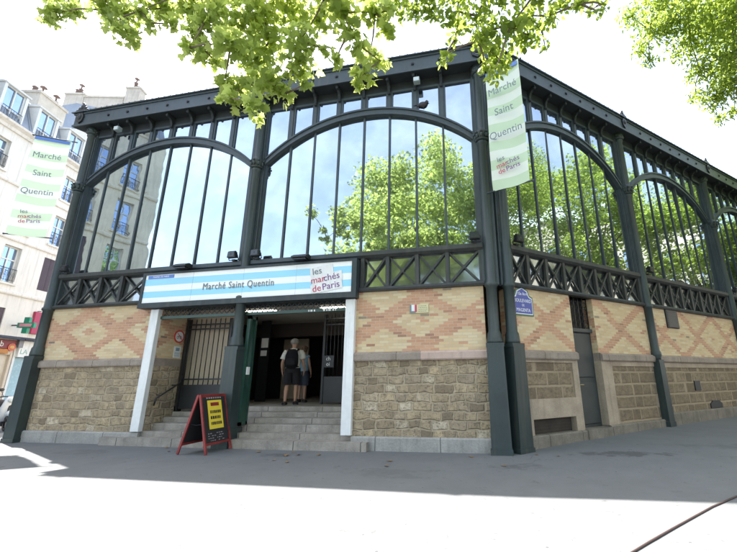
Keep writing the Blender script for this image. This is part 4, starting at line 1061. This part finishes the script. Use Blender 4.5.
# ------------------------------------------------------------------ motor scooter on the far left
def scooter(x, y, rz):
    r = thing('motor_scooter', 'white and black motor scooter parked at the left edge by the market corner', 'scooter', None, (x,y,-.06), rz)
    WP = paint('scooter_white', (.62,.63,.64), .25, .06, 2.); BP = paint('scooter_black', (.02,.02,.022), .4, .2, 4.); CH = paint('chrome', (.6,.6,.6), .2, .1, 3., 1.)
    def wheel(cx):
        m = RB(); n = 24
        for k in range(n):
            a, b = 2*PI*k/n, 2*PI*(k+1)/n
            for (r0,y0),(r1,y1) in (((.15,-.05),(.22,-.06)),((.22,-.06),(.245,0)),((.245,0),(.22,.06)),((.22,.06),(.15,.05))):
                m.face([(cx+r0*math.cos(a),y0,.245+r0*math.sin(a)),(cx+r1*math.cos(a),y1,.245+r1*math.sin(a)),(cx+r1*math.cos(b),y1,.245+r1*math.sin(b)),(cx+r0*math.cos(b),y0,.245+r0*math.sin(b))], None, True)
        t = m.build('wheel', BP, r)
        m = RB(); m.prism([(cx+.155*math.cos(2*PI*k/16), .245+.155*math.sin(2*PI*k/16)) for k in range(16)], -.03, .03); m.build('rim', CH, t)
    wheel(.62); wheel(-.58)
    m = RB(); m.tube([(.62,0,.30),(.56,0,.50),(.47,0,.78),(.42,0,1.0)], [.05,.05,.05,.04], 8); m.build('fork', BP, r)
    m = RB(); m.tube([(.86,0,.42),(.76,0,.52),(.62,0,.545),(.46,0,.50),(.38,0,.42)], [.04,.075,.09,.085,.05], 10); m.build('front_mudguard', WP, r)
    m = RB(); rings(m, [(.40,0,.30,.05,.13),(.43,0,.5,.07,.19),(.43,0,.75,.08,.20),(.45,0,.95,.09,.15),(.44,0,1.06,.06,.09)], 16, True, True); m.build('front_shield', WP, r)
    m = RB(); m.tube([(.40,0,.30),(.15,0,.26),(-.10,0,.28)], [.10,.13,.13], 10); m.build('footboard', BP, r)
    m = RB(); m.tube([(.02,0,.40),(-.15,0,.55),(-.45,0,.62),(-.80,0,.68),(-.95,0,.70)], [.10,.17,.19,.14,.05], 12); m.build('rear_body', WP, r)
    m = RB(); m.tube([(.02,0,.76),(-.2,0,.80),(-.5,0,.82),(-.8,0,.84)], [.06,.12,.13,.08], 10); m.build('seat', BP, r)
    m = RB(); m.tube([(.36,-.34,1.03),(.42,-.18,1.06),(.43,0,1.05),(.42,.18,1.06),(.36,.34,1.03)], .018, 8); h = m.build('handlebar', BP, r)
    for sg in (1,-1):
        m = RB(); m.tube([(.40,.2*sg,1.07),(.43,.27*sg,1.22)], .007, 5); m.ell((.43,.28*sg,1.27), (.02,.07,.05), 8, 6); m.build('mirror', BP, r)
    m = RB(); m.ell((.53,0,.94), (.05,.10,.075), 12, 8); m.build('headlight', LENS, r)
    m = RB(); m.tube([(-.1,.13,.2),(-.2,.22,.0)], .015, 6); m.build('stand', BP, r)
    m = RB(); m.tube([(-.2,-.16,.25),(-.7,-.19,.32),(-.85,-.19,.34)], [.04,.06,.05], 8); m.build('exhaust', CH, r)
scooter(-17.75, 2.0, math.radians(-20))

# ------------------------------------------------------------------ ground
def gz(x, y):
    t = max(0., x+.2)
    return -.06 + .24*(1-math.exp(-t/5.)) * min(1., max(0., (y+5.5)/6.))
m = MB()
xs = [-300,-120,-60,-40]+[-30+1.5*i for i in range(41)]+[40,60,120,300]; ys = [-300,-120,-60,-40]+[-30+1.5*i for i in range(41)]+[40,60,120,300]
for i in range(len(xs)-1):
    for j in range(len(ys)-1):
        m.face([(x, y, gz(x,y)) for x, y in ((xs[i],ys[j]),(xs[i+1],ys[j]),(xs[i+1],ys[j+1]),(xs[i],ys[j+1]))], None, True)
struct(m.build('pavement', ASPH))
m = MB(FA); m.box(-60, 60, 1.9, 5.2, -.1, -.052); struct(m.build('road', ROADM))
m = MB(FA); m.box(-60, 60, 5.2, 5.45, -.3, -.02); struct(m.build('kerb', KERBM))
m = MB(FA); m.box(-60, 60, 1.7, 1.9, -.3, -.02); struct(m.build('kerb', KERBM))
# thin cable lying on the asphalt
pts = [(.2,-5.75),(.52,-5.33),(.87,-4.92),(1.17,-4.59),(1.5,-4.24),(1.84,-3.89),(2.30,-3.42),(2.82,-2.95),(3.2,-2.68),(3.7,-2.4),(4.3,-2.15)]
m = MB(); m.tube([(x,y,gz(x,y)+.010) for x,y in pts], .011, 8)
tag(m.build('cable', paint('cable_rubber', (.05,.028,.026), .6, .2, 3.)), 'dark cable lying across the sunlit pavement in the lower right corner', 'cable')
DRY = paint('dry_leaf', (.20,.13,.06), .8, .4, 9.)
for i in range(16):
    x, y = random.uniform(-9.5,3.), 0; y = -abs(random.gauss(.25,.5))-.32-(0 if x < .2 else -x*.8)
    a = random.uniform(0,6.28); z = gz(x,y)+.008; m = MB(); sz = random.uniform(.05,.085)
    P = lambda u, v, w: (x+sz*(u*math.cos(a)-v*math.sin(a)), y+sz*(u*math.sin(a)+v*math.cos(a)), z+sz*w)
    m.face([P(-1,0,.0),P(-.3,-.55,.15),P(.5,-.4,.1),P(0,0,.02)]); m.face([P(0,0,.02),P(.5,-.4,.1),P(1,0,.18),P(.4,.45,.22),P(-.3,.55,.12),P(-1,0,0)])
    tag(m.build('fallen_leaf', DRY), 'small dry leaf lying on the shaded pavement by the market wall', 'leaf', 'dry leaves fallen along the market wall')

# ------------------------------------------------------------------ trees
SHAPES = {
 'plane': [(0,0),(.16,.05),(.42,-.02),(.36,.20),(.55,.46),(.28,.47),(.24,.66),(0,1.),(-.24,.66),(-.28,.47),(-.55,.46),(-.36,.20),(-.42,-.02),(-.16,.05)],
 'ovate': [(0,0),(.22,.18),(.28,.42),(.19,.74),(0,1.),(-.19,.74),(-.28,.42),(-.22,.18)],
 'fine': [(0,0),(.17,.3),(.14,.65),(0,1.),(-.14,.65),(-.17,.3)],
 'far': [(0,0),(.36,.22),(.44,.55),(0,1.),(-.44,.55),(-.36,.22)],
}
def leaves(name, clumps, size, dens, shape, mat, parent, droop=.5, power=.5, rseed=1):
    g = np.random.default_rng(rseed); sh = np.array(SHAPES[shape]); nv = len(sh)
    C = []; 
    for x, y, z, r in clumps:
        n = max(3, int(dens*r*r)); d = g.normal(size=(n,3)); d /= np.linalg.norm(d,axis=1)[:,None]
        C.append(np.array([x,y,z]) + d*(r*g.random(n)[:,None]**power)*np.array([1,1,.85]))
    P = np.concatenate(C); n = len(P)
    az = g.random(n)*2*PI; tilt = g.normal(-droop, .55, n)
    Y = np.stack([np.cos(az)*np.cos(tilt), np.sin(az)*np.cos(tilt), np.sin(tilt)], 1)        # leaf axis
    N = g.normal(size=(n,3))*.75 + np.array([0,0,1.]); X = np.cross(Y, N); X /= np.linalg.norm(X,axis=1)[:,None]; N = np.cross(X, Y)
    S = size*g.uniform(.65,1.2,n)
    fold = np.abs(sh[:,0])*g.uniform(.05,.5,(n,1))                                             # blades folded along the midrib
    V = P[:,None,:] + S[:,None,None]*(sh[None,:,0,None]*X[:,None,:] + (sh[None,:,1,None])*Y[:,None,:] + fold[:,:,None]*N[:,None,:])
    V = (V.reshape(-1,3)*K).astype(np.float32)
    me = bpy.data.meshes.new(name); me.vertices.add(n*nv); me.vertices.foreach_set('co', V.ravel())
    me.loops.add(n*nv); me.loops.foreach_set('vertex_index', np.arange(n*nv, dtype=np.int32))
    me.polygons.add(n); me.polygons.foreach_set('loop_start', np.arange(0, n*nv, nv, dtype=np.int32))
    me.update(calc_edges=True); me.materials.append(mat)
    o = bpy.data.objects.new(name, me); col.objects.link(o); return under(parent, o)
def limbs(m, root, clumps, r0=.05, rmin=.010):
    """branchlets: every clump hangs from the nearest clump closer to the root"""
    pts = [Vector(c[:3]) for c in clumps]; R = Vector(root); order = sorted(range(len(pts)), key=lambda i: (pts[i]-R).length); done = []
    for i in order:
        p = pts[i]; best = R; bd = (p-R).length*.75
        for q in done:
            d = (q-p).length
            if d < bd: bd = d; best = q
        mid = (p+best)/2 + Vector((random.uniform(-.1,.1),random.uniform(-.1,.1),random.uniform(0,.12)))*(bd*.5)
        ra = max(rmin, r0*min(1, .25+(p-R).length and .35)); m.tube([best, mid, p], [ra, ra*.8, rmin*.7], 5, False); done.append(p)
def crown_clumps(c, r, n, cr, seed, zs=1.):
    g = random.Random(seed); out = []
    while len(out) < n:
        d = Vector((g.gauss(0,1), g.gauss(0,1), g.gauss(0,1))).normalized(); k = g.uniform(.35,1)**.6
        p = Vector(c)+Vector((d.x*r*k, d.y*r*k, d.z*r*k*zs)); out.append((p.x,p.y,p.z,cr*g.uniform(.6,1.25)))
    return out
def trunk(m, x, y, h, r, top, clumps, nl=9):
    m.tube([(x,y,-.3),(x,y,.05),(x+.03,y,.6),(x-.05,y+.04,h*.5),(top[0],top[1],h)], [r*1.5,r*1.35,r*1.05,r*.9,r*.7], 14)
    T = Vector((top[0],top[1],h)); step = max(1, len(clumps)//nl)
    for k in range(nl):
        p = Vector(clumps[(k*step) % len(clumps)][:3]); d = p-T
        m.tube([T-Vector((0,0,.4)), T+d*.35+Vector((0,0,d.length*.10)), T+d*.7+Vector((random.uniform(-.3,.3),random.uniform(-.3,.3),.2)), p], [r*.5,r*.34,r*.2,.03], 8)
def tree(name, label, x, y, h, r, clumps, size, dens, shape, mat, over=None, ovargs=None, seed=3, group=None, overroot=None):
    t = thing(name, label, 'tree', group, (x,y,-.06))
    m = MB(); trunk(m, x, y, h, r, (x+.1,y+.1), clumps)
    if over:
        R = Vector(overroot); T = Vector((x,y,h)); m.tube([T-Vector((0,0,.5)), T+(R-T)*.5+Vector((0,0,.6)), R], [r*.4,r*.25,.07], 8)
        limbs(m, overroot, over, .045, .008)
    U(t, m, 'trunk', BARK)
    leaves('crown', clumps, size, dens, shape, mat, t, .35, .5, seed)
    if over: leaves('low_foliage', over, ovargs[0], ovargs[1], ovargs[2], mat, t, .55, .55, seed+1)
    return t
OV1= [(-7.32,-5.51,7.73,0.21),(-7.38,-5.26,8.08,0.22),(-7.57,-5.40,7.73,0.11),(-6.68,-5.22,7.97,0.25),(-6.24,-5.20,7.83,0.28),(-5.78,-5.65,6.93,0.13),(-5.43,-5.69,6.66,0.21),(-6.14,-5.03,7.33,0.14),(-5.26,-5.49,7.04,0.11),(-5.49,-5.51,7.32,0.16),(-5.77,-4.90,8.17,0.29),(-5.04,-5.32,7.19,0.13),(-5.07,-5.03,7.79,0.31),(-4.42,-5.32,7.08,0.29),(-4.70,-5.19,6.99,0.16),(-4.35,-5.58,6.25,0.15),(-4.45,-5.19,6.63,0.22),(-4.41,-5.01,6.57,0.16),(-3.92,-5.28,5.87,0.18),(-4.38,-5.11,7.53,0.33),(-3.90,-5.16,7.04,0.35),(-3.58,-5.65,6.06,0.28),(-3.60,-5.09,6.36,0.37),(-3.69,-5.23,5.73,0.24),(-3.60,-5.46,5.34,0.17),(-3.06,-5.68,4.99,0.18),(-3.50,-5.01,5.38,0.11),(-3.14,-5.32,5.68,0.29),(-3.01,-5.12,5.61,0.15),(-3.45,-5.00,6.82,0.35),(-3.56,-5.13,7.31,0.32),(-3.17,-4.96,7.30,0.33),(-2.68,-5.38,6.23,0.29),(-2.85,-5.06,6.14,0.27),(-2.57,-5.34,5.51,0.11),(-2.67,-4.95,7.09,0.26),(-2.54,-5.00,7.32,0.22),(-1.91,-5.62,6.28,0.24),(-1.84,-5.59,5.99,0.18),(-1.72,-5.53,5.79,0.18),(-1.79,-4.93,6.24,0.21),(-1.70,-5.35,5.50,0.16),(-1.85,-5.20,5.54,0.11),(-2.09,-5.46,5.69,0.11),(-1.51,-5.29,5.73,0.11),(-1.38,-5.39,6.11,0.14),(-1.56,-5.42,6.43,0.22),(-1.40,-5.23,6.65,0.17),(-2.32,-5.23,6.13,0.10),(-8.09,-5.14,9.00,0.47),(-6.66,-5.32,8.39,0.43),(-5.93,-5.12,8.45,0.43),(-4.89,-5.18,8.10,0.41),(-4.09,-5.08,8.03,0.41),(-3.05,-5.33,7.42,0.37),(-2.09,-5.74,6.63,0.32),(-1.65,-5.18,7.24,0.36),(-6.74,-5.47,8.96,0.54),(-5.34,-5.52,8.47,0.51),(-3.87,-5.78,7.65,0.45),(-2.95,-5.67,7.55,0.44),(-1.81,-6.07,6.63,0.37)]
OV2= [(-1.32,-4.93,7.09,0.22),(-1.05,-5.14,6.64,0.14),(-0.80,-5.37,6.37,0.19),(-0.58,-5.55,6.04,0.18),(-0.45,-4.92,6.61,0.18),(-0.51,-4.81,6.41,0.12),(-0.57,-5.53,5.43,0.10),(-0.70,-4.96,5.86,0.08),(-0.21,-5.27,6.23,0.24),(-0.04,-5.48,5.70,0.22),(-0.19,-5.36,5.71,0.13),(-0.03,-4.98,5.90,0.19),(0.10,-4.90,5.79,0.19),(-0.03,-5.56,4.99,0.12),(-0.11,-5.11,5.53,0.11),(0.19,-5.56,5.63,0.22),(0.47,-5.03,6.35,0.25),(0.45,-5.34,5.67,0.18),(0.67,-4.90,6.28,0.14),(0.72,-4.82,6.00,0.08),(0.34,-5.20,5.69,0.13),(1.00,-4.80,6.67,0.17),(0.71,-5.35,5.91,0.13),(1.01,-5.54,5.80,0.09),(1.26,-5.12,6.14,0.06),(1.18,-5.57,5.61,0.07),(1.31,-5.44,5.83,0.06),(-0.92,-5.44,6.71,0.30),(-0.39,-5.28,6.78,0.30),(0.11,-5.64,6.17,0.27),(0.55,-5.73,5.94,0.26),(1.20,-5.07,6.62,0.30),(-0.71,-5.89,6.57,0.34),(-0.02,-5.37,7.12,0.38),(0.67,-5.42,6.84,0.36),(1.14,-5.84,6.10,0.31)]
OV3= [(3.66,-1.02,10.30,0.35),(4.17,-0.74,10.01,0.46),(4.11,-0.20,9.95,0.27),(4.31,-0.17,9.61,0.21),(4.58,-0.89,10.07,0.55),(5.09,-0.57,9.67,0.60),(5.86,-0.36,10.21,0.77),(5.25,-0.40,8.89,0.40),(5.71,-0.95,8.84,0.70),(5.45,0.35,8.74,0.21),(5.28,-0.63,7.94,0.43),(5.65,-0.80,8.14,0.51),(6.28,0.98,8.37,0.22),(5.99,-0.05,7.86,0.20),(4.90,-1.18,10.12,0.72),(3.83,-2.01,9.51,0.53),(5.56,-1.47,9.45,0.67)]
c1 = crown_clumps((-4.9,-14.5,11.6), 5.6, 135, 1.2, 21, 1.05)+[(-3.3,-13.4,17.6,.9),(-2.9,-13.2,16.9,1.)]
tree('plane_tree', 'large plane tree whose lobed leaves hang over the left half of the roof', -3.6, -14.6, 6.2, .34, c1, .20, 230, 'plane', LEAF_P, OV1, (.122, 1250, 'plane'), 5, None, (-4.2,-9.6,9.8))
c2 = crown_clumps((3.4,-14.8,10.8), 4.2, 60, 1.15, 33)
tree('ovate_leaf_tree', 'tree with small oval leaves hanging over the tall corner and the right banner', 3.6, -15., 6., .26, c2, .17, 220, 'far', LEAF_O, OV2, (.09, 2600, 'ovate'), 8, None, (1.2,-9.6,9.6))
c3 = crown_clumps((8.2,-2.2,11.2), 3.9, 70, .95, 44, .95)
tree('fine_leaf_tree', 'fine leaved street tree reaching in from the upper right corner', 8.4, -2.3, 6., .24, c3, .14, 1000, 'fine', LEAF_F, OV3, (.115, 2600, 'fine'), 12, None, (7.2,-1.6,9.4))
for i, (x, y, h, r, n, lab) in enumerate(((14.5,3.2,10.5,4.4,75,'round street tree mirrored in the first side street window'),(17.5,10.5,10.,4.0,65,'street tree further along the side street, mirrored beside the second column'),(20.5,18.,9.6,3.9,60,'farthest street tree along the side street, by the pale apartment house'))):
    tree('street_tree', lab, x, y, 5.4, .24, crown_clumps((x,y,h), r, n, 1.15, 60+i), .17, 300, 'far', LEAF_O, None, None, 20+i, 'street trees along the side street')

# ------------------------------------------------------------------ light, sky, camera
SUN = Vector((-.55,.255,1.)).normalized()
el = math.asin(SUN.z); az = math.atan2(SUN.x, SUN.y)
sl = bpy.data.lights.new('sun', 'SUN'); sl.energy = SUN_E; sl.angle = math.radians(.53); sl.color = (1.,.955,.89)
so = bpy.data.objects.new('sun', sl); col.objects.link(so); so.rotation_euler = SUN.to_track_quat('Z','Y').to_euler()
w = bpy.data.worlds.new('World'); scene.world = w; w.use_nodes = True; nt = w.node_tree; nt.nodes.clear()
out = nt.nodes.new('ShaderNodeOutputWorld'); bg = nt.nodes.new('ShaderNodeBackground'); sky = nt.nodes.new('ShaderNodeTexSky')
sky.sky_type = 'NISHITA'; sky.sun_disc = False; sky.sun_elevation = el; sky.sun_rotation = az; sky.air_density = 1.0; sky.dust_density = 2.5; sky.ozone_density = 1.6; sky.altitude = 50
nt.links.new(sky.outputs[0], bg.inputs[0]); bg.inputs[1].default_value = SKY_S; nt.links.new(bg.outputs[0], out.inputs[0])
# thin fair-weather cloud
tc = nt.nodes.new('ShaderNodeTexCoord'); mp = nt.nodes.new('ShaderNodeMapping'); mp.inputs['Scale'].default_value = (1.4,1.4,3.2); nt.links.new(tc.outputs['Generated'], mp.inputs[0])
nz = nt.nodes.new('ShaderNodeTexNoise'); nz.inputs['Scale'].default_value = 2.1; nz.inputs['Detail'].default_value = 7; nz.inputs['Roughness'].default_value = .58; nt.links.new(mp.outputs[0], nz.inputs['Vector'])
rp = nt.nodes.new('ShaderNodeValToRGB'); rp.color_ramp.elements[0].position = .5; rp.color_ramp.elements[0].color = (.17,.17,.17,1); rp.color_ramp.elements[1].position = .78; rp.color_ramp.elements[1].color = (.42,.42,.42,1); nt.links.new(nz.outputs[0], rp.inputs[0])
mx = nt.nodes.new('ShaderNodeMix'); mx.data_type = 'RGBA'; nt.links.new(rp.outputs[0], mx.inputs[0]); nt.links.new(sky.outputs[0], mx.inputs[6]); mx.inputs[7].default_value = (7.2,7.3,7.3,1); nt.links.new(mx.outputs[2], bg.inputs[0])

cam = bpy.data.cameras.new('camera'); co = bpy.data.objects.new('camera', cam); col.objects.link(co); scene.camera = co
cam.sensor_width = 36; cam.lens = 375.3257/737*36; cam.shift_x = -48.934/737; cam.shift_y = 0.
cam.clip_start = .05; cam.clip_end = 2000
yaw, pit, rol = -.190538, .269147, -.010957
fw = Vector((math.sin(yaw)*math.cos(pit), math.cos(yaw)*math.cos(pit), math.sin(pit)))
rt = Vector((math.cos(yaw), -math.sin(yaw), 0)); up = rt.cross(fw)
# image axes turned by the roll
r2 = rt*math.cos(rol) + up*math.sin(rol); u2 = up*math.cos(rol) - rt*math.sin(rol)
co.matrix_world = Matrix(((r2.x,u2.x,-fw.x,-.2604*K),(r2.y,u2.y,-fw.y,-9.2686*K),(r2.z,u2.z,-fw.z,1.5439*K),(0,0,0,1)))
vs = scene.view_settings; scene.display_settings.display_device = 'sRGB'; vs.view_transform = 'Standard'; vs.look = 'None'; vs.gamma = 1; vs.use_curve_mapping = False; vs.exposure = EXPO
cy = scene.cycles; cy.max_bounces = 8; cy.diffuse_bounces = 4; cy.glossy_bounces = 4; cy.transmission_bounces = 4; cy.transparent_max_bounces = 8; cy.sample_clamp_indirect = 6; cy.caustics_reflective = False; cy.caustics_refractive = False
bpy.context.view_layer.update()
